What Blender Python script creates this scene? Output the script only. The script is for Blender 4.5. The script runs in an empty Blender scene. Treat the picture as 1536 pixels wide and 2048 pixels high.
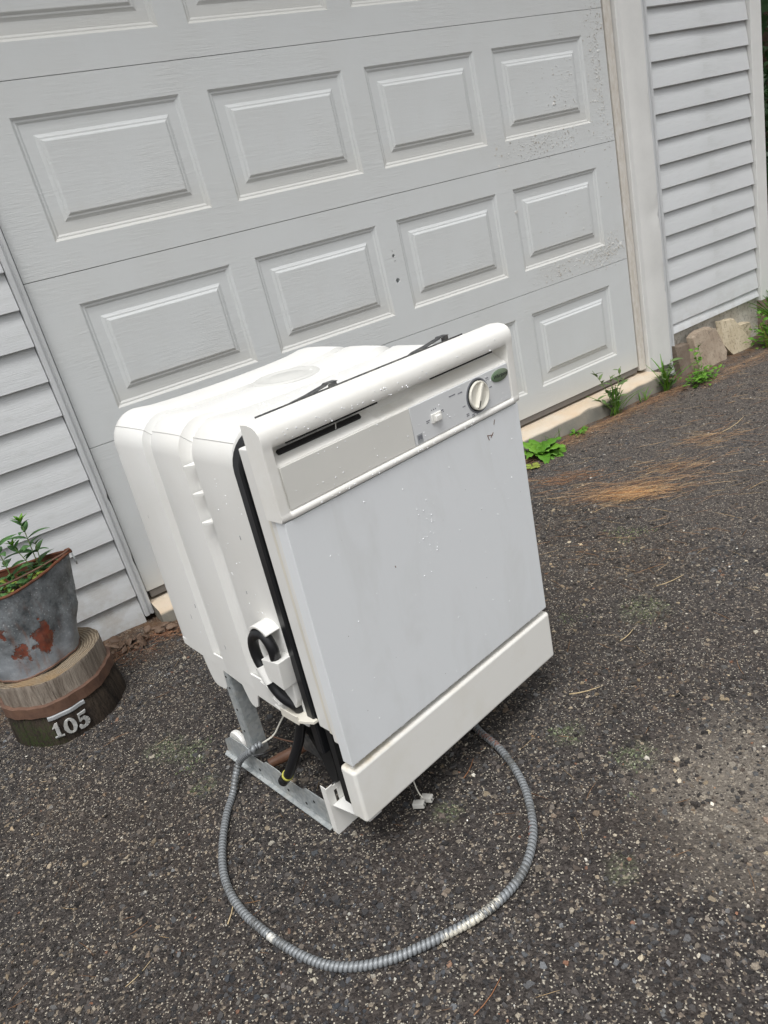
import bpy, bmesh, math, random
import numpy as np
from mathutils import Matrix, Vector, Euler, Quaternion, noise as mnoise

random.seed(7)
rng = np.random.default_rng(7)
scene = bpy.context.scene
COL = scene.collection

# ------------------------------------------------------------------ camera
cam_d = bpy.data.cameras.new("camera")
cam = bpy.data.objects.new("camera", cam_d)
COL.objects.link(cam)
scene.camera = cam
R_ = ((0.806633853, -0.545625429, -0.227232739), (-0.387103532, -0.197169010, -0.900708186), (0.446646037, 0.814504311, -0.370256730))
cm = Matrix.Identity(4)
for i in range(3):
    cm[i][0] = R_[0][i]; cm[i][1] = -R_[1][i]; cm[i][2] = -R_[2][i]
cm.translation = Vector((-0.521334643, -2.554156432, 1.028920329))
cam.matrix_world = cm
cam_d.sensor_width = 36.0
cam_d.sensor_fit = 'AUTO'
cam_d.lens = 26.0617
cam_d.clip_start = 0.02
cam_d.clip_end = 500.0

# ------------------------------------------------------------------ sky, sun, exposure
world = bpy.data.worlds.new("World")
scene.world = world
world.use_nodes = True
wn = world.node_tree
bg = wn.nodes["Background"]
sky = wn.nodes.new("ShaderNodeTexSky")
sky.sky_type = 'NISHITA'
sky.sun_disc = False
SUN_DIR = Vector((-0.27, -0.30, 1.0)).normalized()      # towards the light
sky.sun_elevation = math.asin(SUN_DIR.z)
sky.sun_rotation = math.atan2(SUN_DIR.x, SUN_DIR.y)
sky.air_density = 1.0; sky.dust_density = 4.0; sky.ozone_density = 1.0
hs = wn.nodes.new("ShaderNodeHueSaturation")
hs.inputs["Saturation"].default_value = 0.09
wn.links.new(sky.outputs[0], hs.inputs["Color"])
wn.links.new(hs.outputs[0], bg.inputs["Color"])
bg.inputs["Strength"].default_value = 0.125
sun_d = bpy.data.lights.new("sun", 'SUN')
sun_d.energy = 1.4
sun_d.angle = math.radians(32)
sun_d.color = (1.0, 0.985, 0.965)
sun = bpy.data.objects.new("sun", sun_d)
COL.objects.link(sun)
sun.rotation_euler = SUN_DIR.to_track_quat('Z', 'Y').to_euler()
scene.view_settings.view_transform = 'Standard'
scene.view_settings.look = 'None'
scene.view_settings.exposure = 0.43
scene.view_settings.gamma = 1.0
scene.view_settings.use_curve_mapping = False
scene.render.engine = 'CYCLES'
scene.cycles.max_bounces = 6
scene.cycles.diffuse_bounces = 4
scene.cycles.use_denoising = True

# ------------------------------------------------------------------ helpers
def lin(r, g, b):
    f = lambda c: (c/255/12.92 if c/255 <= 0.04045 else ((c/255+0.055)/1.055)**2.4)
    return (f(r), f(g), f(b), 1.0)

class NT:
    """small node-building helper around one material"""
    def __init__(s, name, base=(0.5, 0.5, 0.5, 1), rough=0.5, metal=0.0, spec=0.5):
        s.m = bpy.data.materials.new(name); s.m.use_nodes = True
        s.t = s.m.node_tree; s.b = s.t.nodes["Principled BSDF"]
        s.set("Base Color", base if len(base) == 4 else (*base, 1)); s.set("Roughness", rough); s.set("Metallic", metal)
        s.set("Specular IOR Level", spec)
        s._pos = None
    def set(s, k, v): s.b.inputs[k].default_value = v
    def n(s, typ, ins=None, **kw):
        nd = s.t.nodes.new(typ)
        for k, v in kw.items(): setattr(nd, k, v)
        for k, v in (ins or {}).items(): s.put(nd.inputs[k], v)
        return nd
    def put(s, sock, v):
        if isinstance(v, bpy.types.NodeSocket): s.t.links.new(v, sock)
        else: sock.default_value = v
    @property
    def pos(s):
        if s._pos is None: s._pos = s.n("ShaderNodeTexCoord").outputs["Object"]
        return s._pos
    def mapv(s, scale=(1, 1, 1), loc=(0, 0, 0), rot=(0, 0, 0), vec=None):
        return s.n("ShaderNodeMapping", {"Vector": vec or s.pos, "Scale": scale, "Location": loc, "Rotation": rot}).outputs[0]
    def noise(s, scale, detail=3, rough=0.5, vec=None, dist=0.0):
        return s.n("ShaderNodeTexNoise", {"Vector": vec or s.pos, "Scale": scale, "Detail": detail, "Roughness": rough, "Distortion": dist}).outputs["Fac"]
    def vor(s, scale, vec=None, feature='F1', out="Distance"):
        return s.n("ShaderNodeTexVoronoi", {"Vector": vec or s.pos, "Scale": scale}, feature=feature).outputs[out]
    def math(s, op, a, b=0.0, clamp=False):
        nd = s.n("ShaderNodeMath", operation=op, use_clamp=clamp)
        s.put(nd.inputs[0], a); s.put(nd.inputs[1], b)
        return nd.outputs[0]
    def ramp(s, fac, lo, hi, a=0.0, b=1.0):
        return s.n("ShaderNodeMapRange", {"Value": fac, "From Min": lo, "From Max": hi, "To Min": a, "To Max": b}, clamp=True).outputs[0]
    def mix(s, fac, a, b):
        nd = s.n("ShaderNodeMix", data_type='RGBA')
        s.put(nd.inputs[0], fac); s.put(nd.inputs[6], a); s.put(nd.inputs[7], b)
        return nd.outputs[2]
    def spot(s, c, r, amp=0.5, nscale=9.0, sq=(1, 1, 1), soft=0.35):
        """mask of a blotch with a ragged edge, at a place on the surface"""
        d = s.n("ShaderNodeVectorMath", {0: s.pos, 1: c}, operation='SUBTRACT').outputs[0]
        d = s.n("ShaderNodeVectorMath", {0: d, 1: sq}, operation='MULTIPLY').outputs[0]
        l = s.n("ShaderNodeVectorMath", {0: d}, operation='LENGTH').outputs["Value"]
        l = s.math('DIVIDE', l, r)
        nz = s.math('MULTIPLY', s.math('SUBTRACT', s.noise(nscale, 5, 0.65), 0.5), amp*4)
        return s.ramp(s.math('ADD', l, nz), 1.0-soft, 1.0+soft, 1.0, 0.0)
    def attr(s, name="col"):
        return s.n("ShaderNodeAttribute", attribute_name=name).outputs["Color"]
    def color(s, c): s.put(s.b.inputs["Base Color"], c)
    def rough(s, c): s.put(s.b.inputs["Roughness"], c)
    def bump(s, h, strength=0.3, dist=0.002, prev=None):
        nd = s.n("ShaderNodeBump", {"Height": h, "Strength": strength, "Distance": dist})
        if prev: s.put(nd.inputs["Normal"], prev)
        s.t.links.new(nd.outputs[0], s.b.inputs["Normal"])
        return nd.outputs[0]

def link(name, me, mat=None, parent=None, smooth=False, kind=None, label=None):
    if mat is not None:
        me.materials.clear(); me.materials.append(mat)
    if smooth:
        me.polygons.foreach_set("use_smooth", [True]*len(me.polygons))
    o = bpy.data.objects.new(name, me)
    COL.objects.link(o)
    if parent is not None: o.parent = parent
    if kind: o["kind"] = kind
    if label: o["label"] = label
    return o

def tag(o, label, cat, group=None):
    o["label"] = label; o["category"] = cat
    if group: o["group"] = group
    return o

def thing(name, label, cat, loc=(0, 0, 0), group=None):
    o = bpy.data.objects.new(name, None); COL.objects.link(o); o.location = loc
    o.empty_display_size = 0.05
    return tag(o, label, cat, group)

def autosmooth(me, deg=35):
    bm = bmesh.new(); bm.from_mesh(me)
    for f in bm.faces: f.smooth = True
    for e in bm.edges:
        if len(e.link_faces) == 2:
            e.smooth = e.calc_face_angle(0) < math.radians(deg)
    bm.to_mesh(me); bm.free()
    return me

class MB:
    def __init__(s): s.v = []; s.f = []
    def add(s, vs, fs):
        o = len(s.v); s.v += [tuple(p) for p in vs]; s.f += [tuple(i+o for i in q) for q in fs]
        return s
    def box(s, a, b, M=None):
        x0, y0, z0 = a; x1, y1, z1 = b
        vs = [Vector(p) for p in ((x0,y0,z0),(x1,y0,z0),(x1,y1,z0),(x0,y1,z0),(x0,y0,z1),(x1,y0,z1),(x1,y1,z1),(x0,y1,z1))]
        if M is not None: vs = [M @ p for p in vs]
        return s.add(vs, [(0,3,2,1),(4,5,6,7),(0,1,5,4),(1,2,6,5),(2,3,7,6),(3,0,4,7)])
    def prism(s, poly, axis, a, b):
        """poly: 2D outline; extruded along axis (0: poly is y,z; 1: x,z; 2: x,y) from a to b"""
        mk = {0: lambda p, t: (t, p[0], p[1]), 1: lambda p, t: (p[0], t, p[1]), 2: lambda p, t: (p[0], p[1], t)}[axis]
        n = len(poly)
        vs = [mk(p, a) for p in poly]+[mk(p, b) for p in poly]
        fs = [tuple(range(n))[::-1], tuple(range(n, 2*n))]+[(i, (i+1) % n, n+(i+1) % n, n+i) for i in range(n)]
        return s.add(vs, fs)
    def loft(s, rings, closed=True, cap=True):
        n = len(rings[0]); vs = [p for r in rings for p in r]; fs = []
        for k in range(len(rings)-1):
            for i in range(n if closed else n-1):
                j = (i+1) % n
                fs.append((k*n+i, k*n+j, (k+1)*n+j, (k+1)*n+i))
        if cap:
            fs.append(tuple(range(n))[::-1]); m = (len(rings)-1)*n
            fs.append(tuple(range(m, m+n)))
        return s.add(vs, fs)
    def tube(s, pts, r, n=10, cap=True):
        pts = [Vector(p) for p in pts]; rings = []
        up = None
        for i, p in enumerate(pts):
            t = (pts[min(i+1, len(pts)-1)]-pts[max(i-1, 0)]).normalized()
            if up is None:
                up = Vector((0, 0, 1)) if abs(t.z) < 0.9 else Vector((1, 0, 0))
            a = (up-t*up.dot(t)).normalized(); up = a; b = t.cross(a)
            rr = r(i) if callable(r) else r
            rings.append([p+a*rr*math.cos(2*math.pi*k/n)+b*rr*math.sin(2*math.pi*k/n) for k in range(n)])
        return s.loft(rings, True, cap)
    def lathe(s, prof, c=(0, 0, 0), axis=2, n=32, cap=True):
        rings = []
        for r, h in prof:
            ring = []
            for k in range(n):
                a = 2*math.pi*k/n; u, w = r*math.cos(a), r*math.sin(a)
                ring.append({2: (c[0]+u, c[1]+w, c[2]+h), 1: (c[0]+u, c[1]+h, c[2]+w), 0: (c[0]+h, c[1]+u, c[2]+w)}[axis])
            rings.append(ring)
        return s.loft(rings, True, cap)
    def mesh(s, name):
        me = bpy.data.meshes.new(name); me.from_pydata(s.v, [], s.f); me.validate(); me.update()
        bm = bmesh.new(); bm.from_mesh(me); bmesh.ops.recalc_face_normals(bm, faces=bm.faces); bm.to_mesh(me); bm.free()
        return me
    def build(s, name, mat, parent=None, bevel=0.0, seg=2, smooth=None, kind=None, label=None):
        me = s.mesh(name)
        if bevel > 0:
            bm = bmesh.new(); bm.from_mesh(me)
            es = [e for e in bm.edges if len(e.link_faces) == 2 and e.calc_face_angle(0) > 0.5]
            bmesh.ops.bevel(bm, geom=es, offset=bevel, segments=seg, affect='EDGES', profile=0.5, clamp_overlap=True)
            bm.to_mesh(me); bm.free()
        if smooth is None: smooth = bevel > 0
        if smooth: autosmooth(me, 40)
        o = link(name, me, mat, parent, kind=kind, label=label)
        if bevel > 0: weighted(o)
        return o

def weighted(o):
    """large flat faces keep their own normals beside rounded edges"""
    w = o.modifiers.new("weighted_normal", 'WEIGHTED_NORMAL')
    w.mode = 'FACE_AREA_WITH_ANGLE'; w.weight = 80; w.keep_sharp = True

def spline(pts, n):
    """Catmull-Rom through pts, n samples per span"""
    P = [Vector(p) for p in pts]; out = []
    for i in range(len(P)-1):
        p0 = P[max(i-1, 0)]; p1 = P[i]; p2 = P[i+1]; p3 = P[min(i+2, len(P)-1)]
        for k in range(n):
            t = k/n
            out.append(0.5*((2*p1)+(p2-p0)*t+(2*p0-5*p1+4*p2-p3)*t*t+(3*p1-p0-3*p2+p3)*t**3))
    out.append(P[-1])
    return out

def raw_mesh(name, verts, faces_flat, loop_start, loop_total, colors=None):
    me = bpy.data.meshes.new(name)
    nv = len(verts)
    me.vertices.add(nv); me.vertices.foreach_set("co", np.asarray(verts, np.float32).ravel())
    me.loops.add(len(faces_flat)); me.loops.foreach_set("vertex_index", np.asarray(faces_flat, np.int32))
    me.polygons.add(len(loop_start))
    me.polygons.foreach_set("loop_start", np.asarray(loop_start, np.int32))
    me.polygons.foreach_set("loop_total", np.asarray(loop_total, np.int32))
    if colors is not None:
        a = me.color_attributes.new("col", 'FLOAT_COLOR', 'POINT')
        a.data.foreach_set("color", np.asarray(colors, np.float32).ravel())
    me.polygons.foreach_set("use_smooth", np.zeros(len(loop_start), bool))
    me.update(); me.validate()
    return me

def ground_z(x, y):
    return -0.108-0.012*np.clip(np.asarray(x)-0.2, 0, 6)+0*np.asarray(y)

# ------------------------------------------------------------------ materials
def mat_paint(name, rgb, rough=0.45, vary=0.04, bump=0.0, bscale=60, spec=0.4):
    t = NT(name, rough=rough, spec=spec)
    c = lin(*rgb); d = tuple(v*(1-vary*3) for v in c[:3])+(1,)
    t.color(t.mix(t.ramp(t.noise(7, 5, 0.6), 0.35, 0.75), c, d))
    if bump: t.bump(t.noise(bscale, 3), bump, 0.001)
    return t.m

def mat_door():
    t = NT("garage_door_paint", rough=0.5, spec=0.35)
    base = lin(210, 213, 213); dirt = lin(201, 202, 199)
    f = t.ramp(t.noise(2.2, 6, 0.65), 0.42, 0.75)
    streak = t.ramp(t.noise(3, 4, 0.6, t.mapv((5, 1, 1.2))), 0.5, 0.85, 0, 0.3)
    c = t.mix(t.math('MAXIMUM', t.math('MULTIPLY', f, 0.5), streak), base, dirt)
    sp = t.ramp(t.vor(90), 0.0, 0.10, 1.0, 0.0)
    spm = t.math('MULTIPLY', sp, t.ramp(t.noise(6, 3), 0.56, 0.66, 0, 0.5))
    c = t.mix(spm, c, lin(150, 146, 138))
    # blistered old paint on the right-hand side
    bl = t.math('MAXIMUM', t.spot((2.38, 0, 1.38), 0.20, 0.5, 7, (1.2, 1, 0.8)), t.spot((2.36, 0, 0.62), 0.16, 0.5, 9, (0.7, 1, 1.9)))
    bl = t.math('MAXIMUM', bl, t.spot((2.05, 0, 0.60), 0.10, 0.5, 9, (0.8, 1, 2)))
    bl = t.math('MAXIMUM', bl, t.math('MULTIPLY', t.spot((1.9, 0, 1.14), 0.13, 0.5, 9, (0.6, 1, 2)), 0.6))
    peel = t.ramp(t.noise(170, 4, 0.7), 0.52, 0.58)
    pm = t.math('MULTIPLY', bl, peel)
    c = t.mix(t.math('MULTIPLY', bl, t.ramp(t.noise(130, 5, 0.75), 0.44, 0.60, 0.16, 0.0)), c, lin(176, 170, 158))
    low = t.ramp(t.n("ShaderNodeSeparateXYZ", {0: t.pos}).outputs[2], -0.02, 0.10, 0.35, 0.0)
    c = t.mix(low, c, lin(205, 198, 182))
    t.color(c)
    g = t.noise(1.0, 4, 0.6, t.mapv((9, 3, 120)), 0.8)
    g2 = t.noise(1.0, 3, 0.55, t.mapv((26, 3, 260)), 0.8)
    patch = t.ramp(t.noise(4.5, 2), 0.40, 0.62, 0.25, 1.0)
    h = t.math('MULTIPLY', t.math('ADD', g, t.math('MULTIPLY', g2, 0.6)), patch)
    t.bump(h, 0.38, 0.003)
    return t.m

def mat_siding(name, rgb, grain=0.5):
    t = NT(name, rough=0.5, spec=0.35)
    c = t.mix(t.ramp(t.noise(3.5, 5, 0.6), 0.4, 0.75, 0, 0.6), lin(*rgb), lin(rgb[0]-14, rgb[1]-14, rgb[2]-15))
    oi = t.n('ShaderNodeObjectInfo').outputs['Random']
    c = t.mix(t.math('MULTIPLY', oi, 0.5), c, lin(rgb[0]-10, rgb[1]-9, rgb[2]-9))
    gr = t.math('MULTIPLY', t.ramp(t.noise(1.0, 5, 0.7, t.mapv((5, 1, 34)), 0.4), 0.52, 0.72), 0.45)
    c = t.mix(gr, c, lin(rgb[0]-30, rgb[1]-30, rgb[2]-34))
    sp = t.math('MULTIPLY', t.ramp(t.vor(26), 0.0, 0.06, 1.0, 0.0), t.ramp(t.noise(4, 2), 0.5, 0.6))
    c = t.mix(t.math('MULTIPLY', sp, 0.5), c, lin(120, 112, 98))
    low = t.ramp(t.n("ShaderNodeSeparateXYZ", {0: t.n("ShaderNodeNewGeometry").outputs["Position"]}).outputs[2], -0.1, 0.25, 0.5, 0.0)
    c = t.mix(t.math('MULTIPLY', low, t.ramp(t.noise(20, 5, 0.7), 0.42, 0.66)), c, lin(160, 150, 135))
    t.color(c)
    t.bump(t.noise(1.0, 3, 0.6, t.mapv((9, 1, 260)), 0.5), grain, 0.002)
    return t.m

def mat_asphalt():
    t = NT("weathered_asphalt", rough=0.8, spec=0.3)
    v = t.n("ShaderNodeTexVoronoi", {"Vector": t.pos, "Scale": 190.0})
    v2 = t.n("ShaderNodeTexVoronoi", {"Vector": t.pos, "Scale": 420.0})
    sep = t.n("ShaderNodeSeparateColor", {0: v.outputs["Color"]})
    sep2 = t.n("ShaderNodeSeparateColor", {0: v2.outputs["Color"]})
    base = t.mix(sep.outputs[0], lin(35, 33, 33), lin(82, 77, 74))
    base = t.mix(t.ramp(t.noise(2.2, 5, 0.6), 0.4, 0.68, 0, 0.45), base, lin(68, 58, 51))
    base = t.mix(t.ramp(sep2.outputs[1], 0.93, 0.95, 0, 0.9), base, lin(196, 188, 172))
    base = t.mix(t.ramp(sep.outputs[1], 0.95, 0.96, 0, 0.8), base, lin(150, 138, 122))
    pale = t.ramp(t.n("ShaderNodeSeparateXYZ", {0: t.pos}).outputs[0], 0.2, 2.2, 0.0, 0.42)
    base = t.mix(pale, base, lin(106, 99, 94))
    sand = t.spot((0.46, -1.93, -0.11), 0.19, 0.35, 7, soft=0.5)
    base = t.mix(t.math('MULTIPLY', sand, 0.5), base, t.mix(t.noise(300, 2), lin(122, 114, 104), lin(168, 159, 146)))
    moss = t.spot((0.346, -1.537, -0.108), 0.035, 0.5, 24)
    for c, r in (((0.389, -1.687, -0.11), 0.04), ((-0.309, -0.875, -0.108), 0.045), ((-0.36, -0.80, -0.108), 0.05), ((0.85, -1.35, -0.12), 0.06), ((-0.33, -1.02, -0.108), 0.035), ((0.02, -1.52, -0.108), 0.03), ((0.15, -1.85, -0.108), 0.03)):
        moss = t.math('MAXIMUM', moss, t.spot(c, r, 0.5, 22))
    mg = t.math('MULTIPLY', moss, t.ramp(t.noise(150, 3), 0.38, 0.62, 0.0, 0.35))
    base = t.mix(mg, base, t.mix(t.noise(60, 2), lin(96, 106, 72), lin(150, 158, 126)))
    wall = t.ramp(t.n("ShaderNodeSeparateXYZ", {0: t.pos}).outputs[1], -0.34, -0.13, 0, 1)
    wl = t.math('MULTIPLY', wall, t.ramp(t.noise(16, 5, 0.65), 0.35, 0.6))
    base = t.mix(t.math('MULTIPLY', wl, 0.8), base, lin(116, 88, 64))
    t.color(base)
    t.rough(t.ramp(t.noise(30, 3), 0.3, 0.7, 0.55, 0.9))
    h = t.math('ADD', t.math('MULTIPLY', t.ramp(v.outputs["Distance"], 0.0, 0.6, 1, 0), 0.7), t.math('MULTIPLY', t.noise(260, 4, 0.7), 0.8))
    t.bump(h, 0.9, 0.006)
    return t.m

def mat_vcol(name, rough=0.7, nscale=300, amp=0.35, spec=0.35, sat=None):
    t = NT(name, rough=rough, spec=spec)
    a = t.attr(); d = t.n("ShaderNodeMix", {0: 1.0}, data_type='RGBA', blend_type='MULTIPLY')
    t.put(d.inputs[6], a)
    g = t.ramp(t.noise(nscale, 3), 0.3, 0.7, 1-amp, 1+amp)
    cc = t.n("ShaderNodeCombineColor", {0: g, 1: g, 2: g}).outputs[0]
    t.put(d.inputs[7], cc)
    t.color(d.outputs[2])
    return t.m

def mat_galv(name="galvanised_steel", rgb=(178, 182, 182), rust=0.0, rough=0.5, metal=0.25):
    t = NT(name, rough=rough, metal=metal, spec=0.5)
    s = t.n("ShaderNodeTexVoronoi", {"Vector": t.pos, "Scale": 120.0})
    sp = t.n("ShaderNodeSeparateColor", {0: s.outputs["Color"]}).outputs[0]
    c = t.mix(sp, lin(*rgb), lin(rgb[0]-28, rgb[1]-26, rgb[2]-24))
    c = t.mix(t.ramp(t.noise(25, 5, 0.7), 0.5, 0.7, 0, 0.5), c, lin(176, 172, 160))
    if rust: c = t.mix(t.ramp(t.noise(30, 6, 0.7), 0.56, 0.64, 0, rust), c, lin(110, 62, 40))
    t.color(c); t.rough(t.ramp(t.noise(40, 3), 0.3, 0.7, rough-0.1, rough+0.2))
    t.bump(t.noise(90, 3), 0.15, 0.002)
    return t.m

def mat_leaf(name, a, b):
    t = NT(name, rough=0.5, spec=0.4)
    oi = t.n("ShaderNodeObjectInfo").outputs["Random"]
    c = t.mix(t.math('ADD', t.math('MULTIPLY', oi, 0.6), t.math('MULTIPLY', t.noise(40, 3), 0.4)), lin(*a), lin(*b))
    t.color(c)
    t.set("Subsurface Weight", 0.0)
    tr = t.n("ShaderNodeBsdfTranslucent", {"Color": c})
    mx = t.n("ShaderNodeMixShader", {0: 0.28})
    out = t.t.nodes["Material Output"]
    t.t.links.new(t.b.outputs[0], mx.inputs[1]); t.t.links.new(tr.outputs[0], mx.inputs[2]); t.t.links.new(mx.outputs[0], out.inputs[0])
    t.bump(t.noise(130, 3), 0.25, 0.002)
    return t.m

def mat_stone(name, a, b):
    t = NT(name, rough=0.85, spec=0.2)
    c = t.mix(t.ramp(t.noise(14, 7, 0.72), 0.32, 0.68), lin(*a), lin(*b))
    c = t.mix(t.ramp(t.noise(60, 5, 0.75), 0.52, 0.62, 0, 0.5), c, lin(92, 80, 70))
    t.color(c); t.bump(t.noise(60, 6, 0.7), 0.6, 0.006)
    return t.m

M = {}
M['door'] = mat_door()
M['siding'] = mat_siding("vinyl_siding", (209, 211, 212), 0.6)
M['white_trim'] = mat_paint("white_aluminium_trim", (222, 222, 219), 0.4, 0.03, 0.12, 25)
M['trim_grey'] = mat_paint("grey_vinyl_channel", (204, 206, 207), 0.4, 0.04)
M['jamb'] = (lambda t: (t.color(t.mix(t.ramp(t.noise(1.0, 6, 0.7, t.mapv((70, 70, 22))), 0.30, 0.72), lin(212, 209, 203), lin(186, 178, 165))), t.m)[1])(NT("weathered_jamb_strip", rough=0.7))
M['seal'] = NT('grey_seal', lin(112, 108, 104), 0.7).m
M['dark'] = NT("dark_gap", lin(26, 25, 25), 0.8).m
M['wall'] = mat_paint("wall_sheathing", (150, 150, 148), 0.7)
M['asphalt'] = mat_asphalt()
M['chips'] = mat_vcol("asphalt_stone_chips", 0.62, 420, 0.4, 0.45)
M['plastic'] = (lambda t: (t.color(t.mix(t.ramp(t.noise(5, 5, 0.6), 0.4, 0.8, 0, 0.6), lin(228, 228, 225), lin(220, 218, 212))), t.bump(t.noise(220, 3), 0.12, 0.001), t.m)[2])(NT("white_tub_plastic", rough=0.42, spec=0.45))
M['boss'] = mat_paint('boss_plastic', (205, 205, 201), 0.45, 0.03)
def mat_enamel():
    t = NT("white_enamel", rough=0.45, spec=0.14)
    c = t.mix(t.ramp(t.noise(2, 3, 0.5), 0.3, 0.8, 0, 0.5), lin(228, 231, 233), lin(221, 225, 227))
    sm = t.ramp(t.noise(1.0, 5, 0.6, t.mapv((14, 1, 4), (0, 0, 0), (0, 0.35, 0)), 0.6), 0.52, 0.75, 0, 0.5)
    c = t.mix(sm, c, lin(212, 214, 213))
    v = t.n("ShaderNodeTexVoronoi", {"Vector": t.pos, "Scale": 55.0, "Randomness": 1.0})
    sp = t.math('MULTIPLY', t.ramp(v.outputs["Distance"], 0.03, 0.07, 1, 0), t.ramp(t.n("ShaderNodeSeparateColor", {0: v.outputs["Color"]}).outputs[0], 0.86, 0.88))
    c = t.mix(t.math('MULTIPLY', sp, 0.7), c, lin(110, 104, 96))
    t.color(c); t.rough(t.ramp(sm, 0, 0.5, 0.42, 0.56))
    return t.m
M['enamel'] = mat_enamel()
M['console'] = (lambda t: (t.color(t.mix(t.ramp(t.noise(14, 5, 0.7), 0.45, 0.75, 0, 0.7), lin(234, 233, 228), lin(224, 221, 212))), t.bump(t.noise(320, 2), 0.06, 0.001), t.m)[2])(NT("white_console_plastic", rough=0.3, spec=0.5))
M['kick'] = (lambda t: (t.color(t.mix(t.math('MULTIPLY', t.ramp(t.n("ShaderNodeSeparateXYZ", {0: t.pos}).outputs[2], -0.019, -0.012), t.math('MULTIPLY', t.ramp(t.noise(26, 5, 0.7), 0.34, 0.66), t.ramp(t.n("ShaderNodeSeparateXYZ", {0: t.pos}).outputs[0], 0.0, 0.16, 1.0, 0.25))), t.mix(t.ramp(t.noise(11, 5, 0.6), 0.5, 0.8, 0, 0.6), lin(233, 232, 227), lin(222, 219, 208)), lin(176, 156, 112))), t.bump(t.noise(300, 2), 0.06, 0.001), t.m)[2])(NT("kick_panel_plastic", rough=0.45, spec=0.18))
M['insert_warm'] = mat_paint("console_insert", (221, 220, 214), 0.32, 0.02)
M['insert_cool'] = mat_paint("console_film", (217, 219, 220), 0.3, 0.02)
M['cream'] = mat_paint("cream_liner", (224, 220, 208), 0.5, 0.05)
M['black_rubber'] = (lambda t: (t.bump(t.noise(80, 3), 0.1, 0.001), t.m)[1])(NT("black_rubber", lin(22, 23, 26), 0.38, spec=0.5))
M['black_sheet'] = NT("black_sheet", lin(20, 20, 21), 0.7).m
M['knob'] = mat_paint("ivory_knob", (232, 229, 217), 0.35, 0.03)
M['ink'] = NT("grey_print", lin(120, 122, 128), 0.6).m
M['ink_dark'] = NT("dark_print", lin(38, 42, 40), 0.5).m
M['badge'] = (lambda t: (t.color(t.mix(t.ramp(t.n("ShaderNodeSeparateXYZ", {0: t.pos}).outputs[0], 0.5, 0.61), lin(98, 132, 98), lin(120, 122, 110))), t.m)[1])(NT("green_badge", rough=0.35))
M['energy'] = NT("grey_sticker", lin(158, 161, 163), 0.5).m
M['connector'] = NT("nylon_connector", lin(206, 204, 198), 0.5).m
M['dark_steel'] = mat_galv("dark_steel", (112, 112, 112), 0.15, 0.4, 0.7)
M['galv'] = mat_galv()
M['conduit'] = (lambda t: (t.color(t.mix(t.ramp(t.noise(60, 4, 0.7), 0.5, 0.75, 0, 0.4), t.attr(), lin(120, 122, 122))), t.bump(t.noise(300, 2), 0.1, 0.001), t.m)[2])(NT("conduit_steel", rough=0.45, metal=0.25))
M['copper'] = mat_paint("brown_pipe", (116, 84, 66), 0.55, 0.1)
M['yellow'] = NT("yellow_band", lin(200, 196, 92), 0.5).m
M['drop'] = NT("water_on_white", (0.86, 0.88, 0.9, 1), 0.04, spec=1.0).m
def mat_sill():
    t = NT("concrete_sill", rough=0.85, spec=0.2)
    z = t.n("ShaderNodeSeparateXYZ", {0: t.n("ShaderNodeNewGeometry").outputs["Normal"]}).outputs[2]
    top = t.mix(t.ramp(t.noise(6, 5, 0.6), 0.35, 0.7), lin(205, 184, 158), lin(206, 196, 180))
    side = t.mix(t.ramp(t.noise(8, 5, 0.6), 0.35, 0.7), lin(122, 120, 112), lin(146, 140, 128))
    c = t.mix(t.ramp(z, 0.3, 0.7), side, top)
    c = t.mix(t.math('MULTIPLY', t.ramp(t.vor(150), 0.0, 0.22, 1, 0), t.ramp(t.noise(9, 4), 0.42, 0.6)), c, lin(132, 110, 88))
    t.color(c); t.bump(t.noise(120, 5, 0.7), 0.5, 0.004)
    return t.m
M['sill'] = mat_sill()
M['flake'] = mat_vcol('peeling_paint', 0.6, 200, 0.15)
M['foundation'] = mat_stone("foundation_concrete", (214, 210, 200), (184, 176, 162))
M['rock_tan'] = mat_stone("tan_stone", (178, 164, 146), (144, 128, 112))
M['rock_pale'] = mat_stone("pale_stone", (204, 192, 168), (178, 164, 138))
M['rock_brown'] = mat_stone("brown_stone", (136, 124, 112), (108, 96, 84))
M['needle'] = mat_vcol("pine_needles", 0.6, 200, 0.25)
M['dead_leaf'] = mat_leaf("dead_leaves", (96, 74, 60), (160, 136, 116))
M['leaf_mid'] = mat_leaf("herb_leaf", (66, 112, 62), (104, 146, 84))
M['leaf_bright'] = mat_leaf("weed_leaf", (84, 140, 40), (128, 176, 64))
M['leaf_pale'] = mat_leaf("pale_leaf", (140, 168, 70), (184, 188, 96))
M['leaf_slim'] = mat_leaf("slim_leaf", (92, 124, 70), (134, 160, 100))
M['stem'] = NT("plant_stem", lin(120, 140, 80), 0.6).m
M['tree_leaf'] = mat_leaf("tree_leaf", (26, 48, 24), (52, 82, 40))
M['bark'] = mat_stone("bark", (92, 78, 64), (62, 52, 44))
M['soil'] = mat_stone("soil", (52, 42, 34), (34, 28, 24))
M['roof'] = mat_stone("roof_shingle", (92, 90, 88), (70, 68, 66))

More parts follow.
